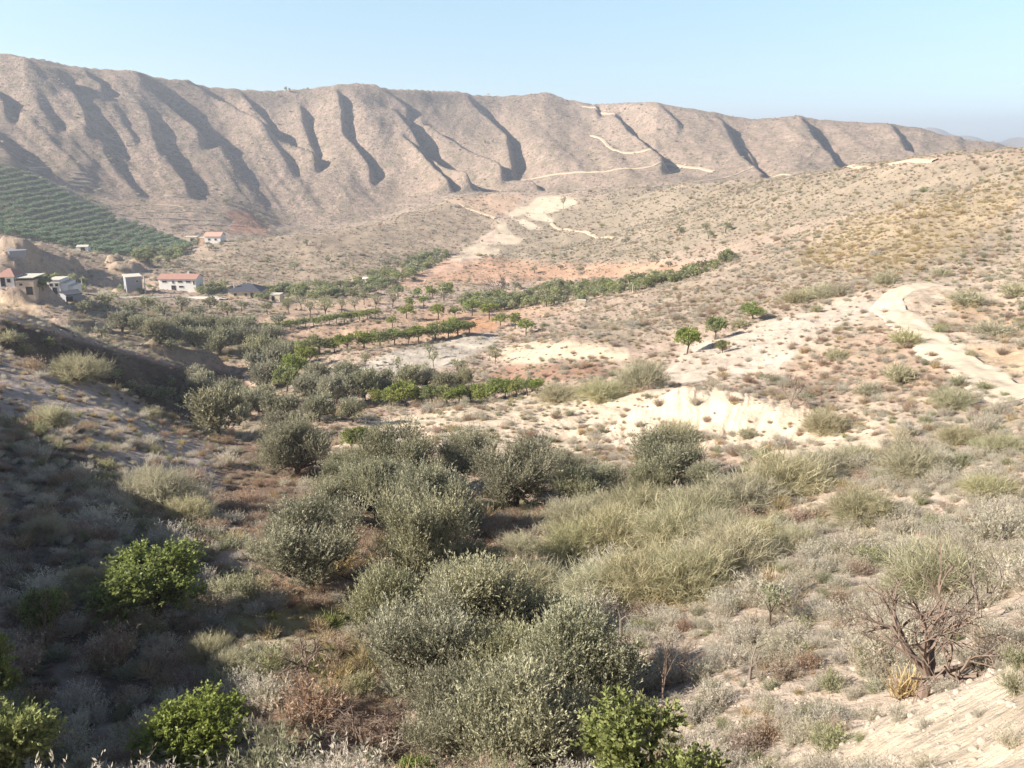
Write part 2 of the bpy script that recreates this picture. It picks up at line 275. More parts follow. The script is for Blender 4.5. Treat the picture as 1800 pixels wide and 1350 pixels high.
def ground_mat(name, far=False):
    m, n, b = mat(name); N = n.nodes.new; Lk = n.links.new
    geo = N('ShaderNodeNewGeometry'); za = N('ShaderNodeAttribute'); za.attribute_name = 'soil'
    sa = N('ShaderNodeAttribute'); sa.attribute_name = 'scrub'
    def noise(sc, det=5, rough=0.6):
        q = N('ShaderNodeTexNoise'); q.inputs['Scale'].default_value = sc; q.inputs['Detail'].default_value = det; q.inputs['Roughness'].default_value = rough
        Lk(geo.outputs['Position'], q.inputs['Vector']); return q.outputs[0]
    def mrange(s, a, b_, c, d):
        q = N('ShaderNodeMapRange'); q.inputs[1].default_value = a; q.inputs[2].default_value = b_; q.inputs[3].default_value = c; q.inputs[4].default_value = d; Lk(s, q.inputs[0]); return q.outputs[0]
    def scale(col, f):
        q = N('ShaderNodeVectorMath'); q.operation = 'SCALE'; Lk(col, q.inputs[0]); Lk(f, q.inputs['Scale']); return q.outputs[0]
    def mix(f, c1, c2):
        q = N('ShaderNodeMix'); q.data_type = 'RGBA'; Lk(f, q.inputs[0])
        Lk(c1, q.inputs[6])
        if isinstance(c2, tuple): q.inputs[7].default_value = (*c2, 1)
        else: Lk(c2, q.inputs[7])
        return q.outputs[2]
    def mult(a, b_):
        q = N('ShaderNodeMath'); q.operation = 'MULTIPLY'; Lk(a, q.inputs[0])
        if isinstance(b_, float): q.inputs[1].default_value = b_
        else: Lk(b_, q.inputs[1])
        return q.outputs[0]
    col = scale(za.outputs['Color'], mrange(noise(0.02 if far else 0.05), 0.3, 0.7, 0.84, 1.14))
    col = scale(col, mrange(noise(0.15 if far else 0.6), 0.3, 0.7, 0.86, 1.12))
    if not far: col = scale(col, mrange(noise(7.0, 8, 0.7), 0.3, 0.7, 0.88, 1.10))
    # dead leaves, dry weeds and cushions too small to model
    layers = [(0.16, 0.50, 0.66, (0.15, 0.135, 0.085)), (0.38, 0.52, 0.66, (0.13, 0.12, 0.08)), (0.06, 0.5, 0.75, (0.22, 0.19, 0.13))] if far else [(0.9, 0.40, 0.5, (0.15, 0.125, 0.085)), (2.6, 0.42, 0.55, (0.20, 0.15, 0.10)), (0.3, 0.45, 0.6, (0.24, 0.20, 0.13))]
    for k, (sc, lo, hi, c) in enumerate(layers):
        vo = N('ShaderNodeTexVoronoi'); vo.inputs['Scale'].default_value = sc; vo.inputs['Randomness'].default_value = 1.0
        Lk(geo.outputs['Position'], vo.inputs['Vector'])
        wv = N('ShaderNodeMath'); wv.operation = 'ADD'; Lk(vo.outputs['Distance'], wv.inputs[0]); Lk(mult(noise(sc * 5, 3), 0.35), wv.inputs[1])
        msk = mrange(wv.outputs[0], lo, hi, 1.0, 0.0)
        pr = mrange(vo.outputs['Color'], 0.35, 0.45, 0.0, 1.0)
        col = mix(mult(mult(msk, pr), mult(sa.outputs['Fac'], (0.7, 0.6, 0.55)[k])), col, c)
    Lk(col, b.inputs['Base Color']); b.inputs['Roughness'].default_value = 0.95; b.inputs['Specular IOR Level'].default_value = 0.1
    bp = N('ShaderNodeBump'); bp.inputs['Strength'].default_value = 0.9 if far else 0.5; bp.inputs['Distance'].default_value = 3.0 if far else 0.12
    Lk(noise(0.22 if far else 5.0, 8, 0.7), bp.inputs['Height'])
    if not far:
        b2 = N('ShaderNodeBump'); b2.inputs['Strength'].default_value = 0.6; b2.inputs['Distance'].default_value = 0.7; Lk(noise(0.8, 6, 0.6), b2.inputs['Height']); Lk(bp.outputs[0], b2.inputs['Normal']); Lk(b2.outputs[0], b.inputs['Normal'])
    else: Lk(bp.outputs[0], b.inputs['Normal'])
    return m
M = {}
M['ground'] = ground_mat('soil'); M['hill'] = ground_mat('hillside', True)
M['track'] = plain('track_gravel', (0.58, 0.495, 0.385), 0.95, 0.2, 1.3)
M['path'] = plain('path_dirt', (0.50, 0.40, 0.29), 0.95, 0.10, 0.4)
M['bark'] = plain('bark', (0.11, 0.085, 0.065), 0.95, 0.25, 9)
M['deadwood'] = plain('dead_wood', (0.21, 0.16, 0.13), 0.95, 0.25, 9)
M['greywood'] = plain('grey_wood', (0.22, 0.185, 0.16), 0.95, 0.25, 9)
M['rock'] = plain('rock', (0.44, 0.375, 0.31), 0.9, 0.2, 3)
M['olive'] = leafmat('olive_leaves', (0.15, 0.155, 0.095), (0.50, 0.485, 0.33), 0.33, 0.5, 0.15)
M['almond'] = leafmat('green_leaves', (0.14, 0.17, 0.048), (0.40, 0.45, 0.16), 0.4, 0.5, 0.18)
M['citrus'] = leafmat('dense_green_leaves', (0.19, 0.215, 0.11), (0.45, 0.47, 0.24), 0.48, 0.5, 0.25)
M['orchard'] = leafmat('orchard_leaves', (0.13, 0.19, 0.125), (0.32, 0.41, 0.25), 0.4, 0.5, 0.12)
M['broom'] = leafmat('broom_wands', (0.30, 0.285, 0.175), (0.66, 0.62, 0.42), 0.45, 0.6, 0.12)
M['grey'] = leafmat('grey_scrub_leaves', (0.40, 0.37, 0.30), (0.74, 0.69, 0.575), 0.5, 0.7, 0.16)
M['green'] = leafmat('green_scrub_leaves', (0.22, 0.225, 0.135), (0.47, 0.47, 0.30), 0.4, 0.7, 0.2)
M['brown'] = leafmat('dry_scrub_leaves', (0.28, 0.21, 0.155), (0.58, 0.455, 0.35), 0.45, 0.8, 0.22)
M['gold'] = leafmat('esparto_blades', (0.32, 0.25, 0.135), (0.60, 0.49, 0.29), 0.4, 0.7, 0.18)
M['straw'] = leafmat('straw_blades', (0.36, 0.28, 0.19), (0.66, 0.54, 0.39), 0.3, 0.7, 0.15)
M['grass'] = leafmat('grass_blades', (0.14, 0.17, 0.045), (0.34, 0.36, 0.12), 0.35, 0.7, 0.2)
M['white'] = plain('white_render', (0.80, 0.79, 0.76), 0.8, 0.04, 0.6)
M['cream'] = plain('cream_render', (0.66, 0.56, 0.42), 0.85, 0.06, 0.6)
M['beige'] = plain('beige_render', (0.56, 0.46, 0.36), 0.85, 0.08, 0.6)
M['tile'] = plain('red_roof_tiles', (0.40, 0.235, 0.195), 0.85, 0.15, 2)
M['pinktile'] = plain('pink_roof_tiles', (0.58, 0.36, 0.28), 0.85, 0.12, 2)
M['slate'] = plain('dark_roof', (0.075, 0.08, 0.10), 0.6, 0.1, 1)
M['metal'] = plain('grey_sheet', (0.30, 0.31, 0.34), 0.6, 0.06, 0.8)
M['glass'] = plain('dark_window', (0.035, 0.04, 0.05), 0.2, 0.05, 1)
M['door'] = plain('dark_door', (0.10, 0.07, 0.06), 0.6, 0.1, 2)
M['concrete'] = plain('pale_concrete', (0.56, 0.53, 0.46), 0.9, 0.08, 2)
M['wire'] = plain('wire', (0.2, 0.2, 0.2), 0.6, 0.02, 1)

# ------------------------------------------------------------------ mesh helpers
def mesh(name, verts, faces, mats, fmat=None, tint=None, smooth_=False):
    """verts (n,3); faces list of (k,m) int arrays; tint per vertex"""
    me = bpy.data.meshes.new(name); verts = np.asarray(verts, np.float32)
    faces = [np.asarray(f, np.int32) for f in faces if len(f)]
    me.vertices.add(len(verts)); me.vertices.foreach_set('co', verts.ravel())
    loops = np.concatenate([f.ravel() for f in faces]); tot = np.concatenate([np.full(len(f), f.shape[1], np.int32) for f in faces])
    st = np.concatenate([[0], np.cumsum(tot)[:-1]]).astype(np.int32)
    me.loops.add(len(loops)); me.loops.foreach_set('vertex_index', loops)
    me.polygons.add(len(tot)); me.polygons.foreach_set('loop_start', st)
    if fmat is not None: me.polygons.foreach_set('material_index', np.asarray(fmat, np.int32))
    me.polygons.foreach_set('use_smooth', np.full(len(tot), bool(smooth_)))
    for m in mats: me.materials.append(m)
    if tint is not None:
        at_ = me.attributes.new('tint', 'FLOAT', 'POINT'); at_.data.foreach_set('value', np.asarray(tint, np.float32))
    me.update(calc_edges=True); return me
class Geo:
    def __init__(s): s.v = []; s.q = []; s.t = []; s.qm = []; s.tm = []; s.tint = []; s.n = 0
    def add(s, v, quads=None, tris=None, m=0, tint=0.5):
        v = np.asarray(v, float).reshape(-1, 3); s.v.append(v)
        if quads is not None and len(quads): s.q.append(np.asarray(quads) + s.n); s.qm.append(np.full(len(quads), m))
        if tris is not None and len(tris): s.t.append(np.asarray(tris) + s.n); s.tm.append(np.full(len(tris), m))
        s.tint.append(np.broadcast_to(np.asarray(tint, float), (len(v),))); s.n += len(v)
    def build(s, name, mats, smooth_=False):
        fs = []; fm = []
        if s.q: fs.append(np.concatenate(s.q)); fm.append(np.concatenate(s.qm))
        if s.t: fs.append(np.concatenate(s.t)); fm.append(np.concatenate(s.tm))
        return mesh(name, np.concatenate(s.v), fs, mats, np.concatenate(fm), np.concatenate(s.tint), smooth_)
    def box(s, c, d, m=0, rz=0):
        x, y, z = d[0] / 2, d[1] / 2, d[2] / 2
        v = np.array([[a, b, e] for e in (-z, z) for a, b in ((-x, -y), (x, -y), (x, y), (-x, y))])
        if rz: v = v @ np.array([[math.cos(rz), math.sin(rz), 0], [-math.sin(rz), math.cos(rz), 0], [0, 0, 1]])
        s.add(v + np.asarray(c), [[3, 2, 1, 0], [4, 5, 6, 7], [0, 1, 5, 4], [1, 2, 6, 5], [2, 3, 7, 6], [3, 0, 4, 7]], m=m)
    def tube(s, pts, rad, sides=6, m=0, tint=0.5):
        pts = np.asarray(pts, float); n = len(pts); rad = np.broadcast_to(np.asarray(rad, float), (n,))
        d = np.gradient(pts, axis=0); d /= np.linalg.norm(d, axis=1, keepdims=True) + 1e-9
        ref = np.array([0.31, 0.22, 0.92]); a = np.cross(d, ref); a /= np.linalg.norm(a, axis=1, keepdims=True) + 1e-9; b = np.cross(d, a)
        th = np.arange(sides) * 2 * PI / sides
        ring = pts[:, None] + rad[:, None, None] * (a[:, None] * np.cos(th)[None, :, None] + b[:, None] * np.sin(th)[None, :, None])
        q = []
        for i in range(n - 1):
            for k in range(sides):
                k2 = (k + 1) % sides; q.append([i * sides + k, i * sides + k2, (i + 1) * sides + k2, (i + 1) * sides + k])
        s.add(ring.reshape(-1, 3), q, m=m, tint=tint)
    def leaves(s, p, d, ln, wd, r, m=0, tint=0.5):
        """diamond leaves at p (n,3) along d (n,3)"""
        n = len(p); d = d / (np.linalg.norm(d, axis=1, keepdims=True) + 1e-9)
        w_ = np.cross(d, r.normal(size=(n, 3))); w_ /= np.linalg.norm(w_, axis=1, keepdims=True) + 1e-9
        ln = np.broadcast_to(ln, (n,))[:, None]; wd = np.broadcast_to(wd, (n,))[:, None]
        mid = p + d * ln * 0.45
        v = np.stack([p, mid + w_ * wd * 0.5, p + d * ln, mid - w_ * wd * 0.5], 1).reshape(-1, 3)
        s.add(v, np.arange(4 * n).reshape(-1, 4), m=m, tint=np.repeat(np.broadcast_to(tint, (n,)), 4))
    def blades(s, p, d, droop, ln, wd, r, seg=3, m=0, tint=0.5):
        """curved tapering blades"""
        n = len(p); d = d / (np.linalg.norm(d, axis=1, keepdims=True) + 1e-9)
        w_ = np.cross(d, r.normal(size=(n, 3))); w_ /= np.linalg.norm(w_, axis=1, keepdims=True) + 1e-9
        ln = np.broadcast_to(ln, (n,)); wd = np.broadcast_to(wd, (n,)); droop = np.broadcast_to(droop, (n,))
        V = []
        for k in range(seg + 1):
            f = k / seg; c = p + d * (ln * f)[:, None]; c = c + np.c_[np.zeros(n), np.zeros(n), -droop * ln * f * f]
            ww = (wd * (1 - 0.75 * f) * 0.5)[:, None]; V += [c - w_ * ww, c + w_ * ww]
        V = np.stack(V, 1); K = 2 * (seg + 1)
        bi = np.arange(n)[:, None] * K
        q = np.concatenate([bi + np.array([[2 * k, 2 * k + 1, 2 * k + 3, 2 * k + 2]]) for k in range(seg)])
        s.add(V.reshape(-1, 3), q, m=m, tint=np.repeat(np.broadcast_to(tint, (n,)), K))
def link(name, me, parent=None, loc=None):
    o = bpy.data.objects.new(name, me); COL.objects.link(o)
    if parent is not None: o.parent = parent
    if loc is not None: o.location = loc
    return o
def tag(o, label=None, cat=None, group=None, kind=None):
    if label: o['label'] = label
    if cat: o['category'] = cat
    if group: o['group'] = group
    if kind: o['kind'] = kind
    return o
def empty(name, loc, label, cat, group=None, rz=0):
    o = bpy.data.objects.new(name, None); COL.objects.link(o); o.location = loc; o.rotation_euler = (0, 0, rz); o.empty_display_size = 0.2
    return tag(o, label, cat, group)

# ------------------------------------------------------------------ soil zones (photo polygons laid on the ground)
SOIL = (.44, .34, .275); CREAM = (.57, .475, .365); PALE = (.53, .45, .365); PINK = (.50, .345, .255); RED = (.40, .225, .145); BROWN = (.22, .145, .10); GREENG = (.20, .20, .085); OCHRE = (.40, .30, .17); SHADE_SOIL = (.105, .09, .075); GREY = (.40, .355, .30)
# polygon, colour, scrub, feather px, rmin, rmax, strength
zones = [
 ([(900,1050),(1800,640),(1800,1350),(900,1350)], (.45,.375,.305), .95, 40, 0, 110, 1),
 ([(1200,640),(1330,560),(1540,480),(1800,430),(1800,640),(1500,800),(1200,760)], (.50,.41,.325), .55, 30, 60, 260, 1),
 ([(1030,560),(1250,480),(1400,420),(1800,300),(1800,460),(1540,500),(1300,560),(1000,640)], (.36,.295,.235), .95, 30, 90, 420, 1),
 ([(1400,440),(1500,385),(1700,330),(1800,300),(1800,350),(1700,440),(1560,480),(1420,470)], (.38,.305,.205), .95, 26, 90, 420, .8),
 ([(800,420),(1100,330),(1700,282),(1800,275),(1800,330),(1400,400),(1100,470),(900,470)], (.325,.27,.21), 1.0, 18, 200, 800, 1),
 ([(270,470),(450,408),(640,395),(790,345),(880,335),(860,420),(700,470),(480,520),(280,480)], (.36,.285,.22), .95, 10, 350, 800, 1),
 ([(0,600),(180,680),(330,755),(460,850),(300,900),(130,760),(0,740)], (.40,.34,.30), .45, 12, 50, 125, 1),
 ([(0,740),(130,760),(330,910),(430,1010),(560,1250),(560,1350),(0,1350)], SHADE_SOIL, .9, 30, 0, 80, 1),  # scrubby soil, its colour darkened to deepen the cast shadow lying here
 ([(90,1180),(140,1150),(190,1260),(240,1300),(190,1320),(120,1260)], PALE, .5, 14, 0, 50, .35),
 ([(350,1250),(230,1230),(240,1330)], PALE, .3, 14, 0, 50, .3),
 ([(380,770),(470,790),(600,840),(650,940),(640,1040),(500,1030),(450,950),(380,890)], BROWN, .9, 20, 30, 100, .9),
 ([(540,900),(880,900),(960,930),(940,1000),(830,1020),(620,1060),(440,1050),(430,1000)], (.30,.20,.14), .8, 16, 25, 90, .9),
 ([(380,1080),(500,1050),(650,1070),(640,1170),(700,1240),(580,1215),(430,1140)], (.29,.24,.105), .5, 14, 15, 60, .9),
 ([(430,1130),(480,1110),(560,1130),(540,1160),(440,1150)], PALE, .4, 8, 15, 60, .6),
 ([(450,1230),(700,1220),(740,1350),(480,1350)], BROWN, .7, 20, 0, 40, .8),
 ([(842,880),(975,878),(975,896),(850,900)], GREENG, .2, 5, 40, 90, 1),
 ([(800,850),(860,840),(850,880),(800,880)], PALE, .3, 6, 40, 90, .8),
 ([(860,985),(930,970),(920,1000),(860,1010)], (.45,.33,.25), .3, 8, 20, 90, .8),
 ([(950,1040),(1120,1090),(1100,1150),(990,1150),(940,1090)], (.47,.345,.27), .3, 16, 10, 60, .9),
 ([(1400,880),(1480,850),(1460,890),(1390,910)], (.53,.43,.34), .2, 8, 10, 80, .9),
 # benches and scarps
 ([(560,800),(660,735),(800,715),(960,690),(1080,700),(1180,683),(1280,690),(1390,722),(1440,760),(1540,790),(1500,806),(1300,800),(1180,790),(1050,790),(960,820),(1040,830),(850,812),(830,780),(720,790),(640,805)], (.60,.50,.385), .26, 8, 50, 140, 1),
 ([(1040,702),(1130,690),(1190,683),(1260,690),(1300,720),(1380,720),(1420,770),(1290,765),(1120,745),(1000,735)], CREAM, .12, 5, 50, 120, 1),
 ([(1360,722),(1440,742),(1570,792),(1500,806),(1390,778)], CREAM, .15, 6, 50, 130, 1),
 ([(940,750),(1050,770),(1000,800),(960,790)], CREAM, .2, 5, 50, 120, .9),
 ([(840,775),(930,765),(1030,830),(1010,840),(900,800)], CREAM, .2, 5, 50, 120, .9),
 ([(1480,735),(1540,750),(1590,790),(1500,790)], CREAM, .2, 6, 50, 120, .9),
 ([(1020,800),(1240,790),(1240,830),(1080,850),(1040,830)], (.46,.34,.25), .5, 10, 50, 120, .7),
 ([(848,624),(890,604),(1010,600),(1105,614),(1105,634),(1000,630),(900,640)], (.60,.49,.37), .3, 4, 120, 220, 1),
 ([(850,660),(900,640),(1060,640),(1060,662),(900,672)], (.34,.21,.15), .7, 6, 100, 220, .9),
 ([(590,662),(690,618),(860,584),(884,596),(800,640),(720,660)], (.47,.42,.355), .1, 4, 120, 260, 1),
 ([(1150,665),(1205,612),(1400,552),(1520,520),(1545,555),(1410,598),(1385,650),(1200,675)], (.54,.46,.385), .15, 6, 90, 220, 1),
 ([(1370,640),(1560,580),(1640,600),(1690,690),(1560,690),(1400,720)], (.43,.31,.235), .7, 14, 70, 160, .8),
 ([(1660,520),(1800,545),(1800,600),(1700,580)], (.42,.30,.21), .6, 14, 90, 190, .8),
 ([(1700,608),(1800,615),(1800,660),(1730,650)], (.58,.44,.30), .2, 8, 80, 140, .9),
 ([(420,600),(640,560),(720,545),(900,540),(1010,540),(880,580),(820,585),(700,605),(600,612),(430,625)], (.47,.33,.24), .2, 6, 180, 340, 1),
 ([(690,590),(760,562),(880,556),(870,578),(760,592)], (.52,.29,.17), .15, 8, 180, 320, .9),
 ([(430,560),(520,530),(660,515),(680,530),(560,555),(470,575)], (.49,.36,.265), .2, 6, 200, 400, 1),
 ([(540,650),(610,640),(640,660),(560,668)], (.50,.41,.33), .3, 6, 130, 240, .8),
 ([(425,690),(500,680),(500,686),(430,694)], PALE, .1, 3, 100, 220, 1),
 ([(0,556),(60,575),(170,608),(300,642),(430,660),(440,692),(330,760),(250,712),(170,672),(100,655),(0,615)], (.095,.068,.05), .4, 5, 122, 212, 1),  # brown ravine bank, painted darker to deepen the shade on its face
 ([(130,540),(330,540),(450,560),(430,640),(300,630),(200,600),(120,575)], (.27,.225,.16), .9, 14, 180, 330, .9),
 # old quarry, cuts and red fields
 ([(690,506),(760,480),(860,452),(930,460),(1000,465),(1220,462),(1240,470),(1000,495),(880,495),(760,500)], (.50,.315,.215), .35, 8, 260, 640, .9),
 ([(684,506),(720,487),(760,470),(790,453),(846,450),(842,461),(800,478),(760,490),(715,508)], (0.533,0.361,0.267), .04, 2, 260, 640, 1),
 ([(786,456),(795,450),(848,449),(845,456),(800,459)], (0.585,0.482,0.370), .02, 2, 260, 640, 1),
 ([(808,440),(843,426),(877,438),(879,449),(853,449),(812,448)], (0.568,0.473,0.361), .03, 2, 300, 700, 1),
 ([(832,425),(870,401),(886,428),(853,430)], (0.568,0.456,0.361), .03, 2, 300, 800, 1),
 ([(874,388),(889,388),(893,402),(906,416),(924,419),(908,430),(882,428),(873,407)], (0.550,0.464,0.353), .03, 2, 300, 800, 1),
 ([(918,383),(954,403),(930,404),(906,389)], (0.585,0.499,0.387), .03, 2, 300, 800, 1),
 ([(920,376),(957,376),(978,393),(943,388)], (0.568,0.490,0.378), .03, 2, 300, 800, 1),
 ([(895,376),(907,363),(965,363),(986,371),(965,376),(927,374),(898,384)], (0.585,0.499,0.378), .03, 2, 300, 900, 1),
 ([(925,366),(943,346),(963,343),(1012,348),(1014,360),(990,368),(943,365)], (0.568,0.482,0.361), .05, 2, 300, 900, 1),
 ([(790,352),(870,340),(920,345),(900,372),(870,378),(800,360)], (.47,.34,.25), .4, 4, 350, 900, 1),
 ([(190,352),(330,342),(420,352),(475,400),(460,415),(400,415),(330,405),(200,372)], (.42,.315,.25), .7, 5, 560, 860, 1),
 ([(395,372),(440,370),(478,402),(470,412),(410,408)], (.42,.21,.14), .4, 6, 500, 860, .85),
 # village side
 ([(0,520),(40,515),(62,522),(72,560),(40,572),(0,570)], (.60,.46,.32), .12, 4, 200, 330, 1),
 ([(0,412),(110,432),(260,455),(250,500),(0,500)], (.40,.31,.235), .7, 8, 350, 560, .9),
 ([(0,292),(60,308),(130,345),(200,382),(270,405),(340,432),(310,455),(200,452),(100,432),(0,414)], (.30,.265,.175), .4, 3, 470, 840, 1),
 ([(1340,1350),(1560,1258),(1700,1205),(1800,1168),(1800,1350)], (.56,.475,.375), .25, 10, 5, 17, 1),
]
def polyfield(poly, u, v):
    """signed distance in px, positive inside"""
    p = np.array(poly, float); n = len(p); ins = np.zeros(u.shape, bool); d2 = np.full(u.shape, 1e12)
    for i in range(n):
        a = p[i]; b = p[(i + 1) % n]; e = b - a
        c = ((a[1] > v) != (b[1] > v))
        with np.errstate(divide='ignore', invalid='ignore'):
            ins ^= c & (u < (b[0] - a[0]) * (v - a[1]) / (b[1] - a[1] + 1e-12) + a[0])
        t = np.clip(((u - a[0]) * e[0] + (v - a[1]) * e[1]) / (e @ e), 0, 1)
        d2 = np.minimum(d2, (u - a[0] - t * e[0]) ** 2 + (v - a[1] - t * e[1]) ** 2)
    return np.where(ins, 1, -1) * np.sqrt(d2)
def inside(poly, u, v): return polyfield(poly, np.array([float(u)]), np.array([float(v)]))[0] > 0
soil = np.empty(X.shape + (3,)); soil[:] = SOIL
scrub = np.full(X.shape, 0.75)
wx = fbm(X / 14, Y / 14, 61, 3); wy = fbm(X / 14, Y / 14, 67, 3)
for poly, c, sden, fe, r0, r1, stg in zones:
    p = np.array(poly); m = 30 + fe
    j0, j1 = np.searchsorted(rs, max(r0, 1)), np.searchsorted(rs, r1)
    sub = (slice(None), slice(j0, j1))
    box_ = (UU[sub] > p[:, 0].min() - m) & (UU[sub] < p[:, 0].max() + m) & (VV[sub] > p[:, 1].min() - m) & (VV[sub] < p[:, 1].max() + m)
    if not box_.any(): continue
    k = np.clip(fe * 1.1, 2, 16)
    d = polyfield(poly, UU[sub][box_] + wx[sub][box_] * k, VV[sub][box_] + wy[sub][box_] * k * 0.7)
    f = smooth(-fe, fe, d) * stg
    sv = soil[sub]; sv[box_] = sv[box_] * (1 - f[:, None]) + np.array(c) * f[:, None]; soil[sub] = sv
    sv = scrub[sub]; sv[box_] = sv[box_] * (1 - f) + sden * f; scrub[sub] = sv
HILL = np.array((.39, .295, .237)); hf = smooth(-0.02, 0.05, S)[..., None]
hn = fbm(X / 130, Y / 130, 71, 4)[..., None]
hc = HILL * (1 + 0.10 * hn) * (1 - 0.06 * smooth(0.3, 1.0, S)[..., None])
soil = soil * (1 - hf) + hc * hf; scrub = scrub * (1 - hf[..., 0]) + 0.95 * hf[..., 0]
soil *= .93 * (1 + 0.07 * fbm(X / 9, Y / 9, 81, 3)[..., None])

def grid_mesh(name, j0, j1, m):
    """one sheet of the polar grid between rows j0 and j1"""
    sub = (slice(None), slice(j0, j1)); v = np.stack([X[sub], Y[sub], Z0[sub]], -1).reshape(-1, 3); nr = j1 - j0
    ii, jj = np.meshgrid(np.arange(NA - 1), np.arange(nr - 1), indexing='ij'); k = (ii * nr + jj).ravel()
    q = np.stack([k, k + nr, k + nr + 1, k + 1], 1)[:, ::-1]
    me = mesh(name, v, [q], [m], smooth_=True)
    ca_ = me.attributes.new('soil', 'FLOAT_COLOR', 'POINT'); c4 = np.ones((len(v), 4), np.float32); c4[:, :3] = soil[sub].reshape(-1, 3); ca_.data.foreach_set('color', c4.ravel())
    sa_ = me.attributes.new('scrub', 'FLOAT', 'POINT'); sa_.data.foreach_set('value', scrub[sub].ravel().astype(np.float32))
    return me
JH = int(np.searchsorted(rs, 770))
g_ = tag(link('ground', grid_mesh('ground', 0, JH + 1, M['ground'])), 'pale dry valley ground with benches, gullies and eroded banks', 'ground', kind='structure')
h_ = tag(link('hills', grid_mesh('hills', JH, NR, M['hill'])), 'bare tan hills cut by shadowed gullies along the skyline', 'hills', kind='structure')
# the blue range beyond, seen through the gap on the right
def far_range():
    n, mrow = 160, 24; az = np.linspace(R(-10), R(50), n); V = []
    for k in range(mrow):
        f = k / (mrow - 1); r = 4700 + 1200 * f
        hgt = (40 + 95 * (0.5 + 0.5 * fbm(az * 14, az * 0 + 0.3, 91, 3)) + 40) * math.sin(PI * min(f * 1.15, 1)) ** 0.8 * (0.8 + 0.4 * vnoise(az * 60, np.full(n, f * 5), 93))
        V.append(np.stack([r * np.sin(az), r * np.cos(az), CAMZ - 165 + hgt * 1.42], 1))
    V = np.stack(V, 1).reshape(-1, 3); ii, jj = np.meshgrid(np.arange(n - 1), np.arange(mrow - 1), indexing='ij'); k = (ii * mrow + jj).ravel()
    return mesh('mountain_range', V, [np.stack([k, k + 1, k + mrow + 1, k + mrow], 1)[:, ::-1]], [plain('far_slopes', (.24, .22, .19), .95, .2, .004)], smooth_=True)
tag(link('mountain_range', far_range()), 'faint blue mountain range on the horizon behind the hills', 'mountains', kind='structure')

# ------------------------------------------------------------------ tracks and paths draped on the ground
def ribbon(name, px, width, m, lift=0.05, step=1.2, label=None, cat='track', far=False, mound=0.0):
    P = [at(u, v) for u, v in px]; pts = np.array([[p.x, p.y] for p in P]); d = np.r_[0, np.cumsum(np.hypot(*np.diff(pts, axis=0).T))]
    n = max(6, int(d[-1] / step)); s = np.linspace(0, d[-1], n); x = np.interp(s, d, pts[:, 0]); y = np.interp(s, d, pts[:, 1])
    k = max(1, int(n / (len(px) * 3)))
    for _ in range(2):
        ker = np.ones(2 * k + 1) / (2 * k + 1); x = np.convolve(np.pad(x, k, 'edge'), ker, 'valid'); y = np.convolve(np.pad(y, k, 'edge'), ker, 'valid')
    dx, dy = np.gradient(x), np.gradient(y); l = np.hypot(dx, dy) + 1e-9; nx, ny = dy / l, -dx / l
    W = 17; V = []
    for j in range(W):
        f = j / (W - 1) * 2 - 1; wd = width / 2 * (1 + 0.22 * fbm(s / 3.0 + 40 * (f > 0), s * 0 + 2, 7, 3) * (abs(f) > 0.9))
        px_, py_ = x + nx * wd * f, y + ny * wd * f; zz = ground_v(px_, py_)[0]
        V.append(np.stack([px_, py_, zz + lift * (0.15 if abs(f) > 0.99 else 1) - 0.05 * np.exp(-((abs(f) - 0.45) / 0.15) ** 2) * (not far)], 1))
    V = np.stack(V, 1)
    ii, jj = np.meshgrid(np.arange(n - 1), np.arange(W - 1), indexing='ij'); q = (ii * W + jj).ravel()
    me = mesh(name, V.reshape(-1, 3), [np.stack([q, q + 1, q + W + 1, q + W], 1)], [m], smooth_=True)
    return tag(link(name, me), label, cat, kind='structure')
ribbon('dirt_track', [(1660,500),(1620,503),(1575,515),(1556,535),(1590,570),(1635,598),(1680,635),(1730,665),(1830,702)], 4.8, M['track'], 0.10, 0.6, 'pale dirt track curving down the right hand slope')
ribbon('crest_track', [(985,338),(1060,338),(1150,326),(1250,318),(1350,310),(1400,306),(1490,298),(1560,293),(1640,285),(1700,281)], 2.6, M['path'], 0.6, 3, 'pale track running along the near crest', far=True)
ribbon('hill_path', [(1035,237),(1062,246),(1072,262),(1110,272),(1170,285),(1262,303)], 4.5, M['path'], 1.0, 5, 'pale path crossing the hillside below the saddle', far=True)
ribbon('ridge_path', [(1020,187),(1045,188),(1062,200),(1085,206)], 3.5, M['path'], 1.0, 4, 'short pale path just under the ridge top', far=True)
ribbon('terrace_path', [(910,318),(950,312),(1010,304),(1080,299),(1150,294),(1210,287)], 3, M['path'], 1.0, 5, 'thin pale terrace path on the hill foot', far=True)
ribbon('quarry_path', [(805,358),(840,372),(875,385)], 3, M['path'], 0.5, 3, 'pale path dropping to the old quarry', far=True)
ribbon('slope_path', [(965,392),(1000,405),(1040,412),(1085,422)], 2.2, M['path'], 0.5, 3, 'pale path climbing away from the quarry', far=True)
ribbon('village_road', [(160,522),(215,524),(280,524),(340,523),(400,528)], 4, M['concrete'], 0.4, 2, 'pale road in front of the white house', 'road', far=True)
for k, L_ in enumerate([[(45,283),(60,286)],[(42,292),(75,293),(108,294)],[(48,297),(62,298),(76,301)],[(125,303),(140,305),(156,306)],[(118,311),(140,313),(167,316)],[(113,317),(140,320),(165,322)],[(118,324),(135,326),(152,328)],[(286,345),(310,346),(332,348)],[(215,362),(270,361),(330,365)],[(250,373),(320,373),(400,376)],[(235,384),(300,384),(380,388)],[(300,396),(370,395),(440,399)]]):
    ribbon('terrace', L_, 2.0 if k < 7 else 1.5, M['path'], 0.5, 2.5, 'dry grassy terrace edge on the foot of the far hill', far=True)
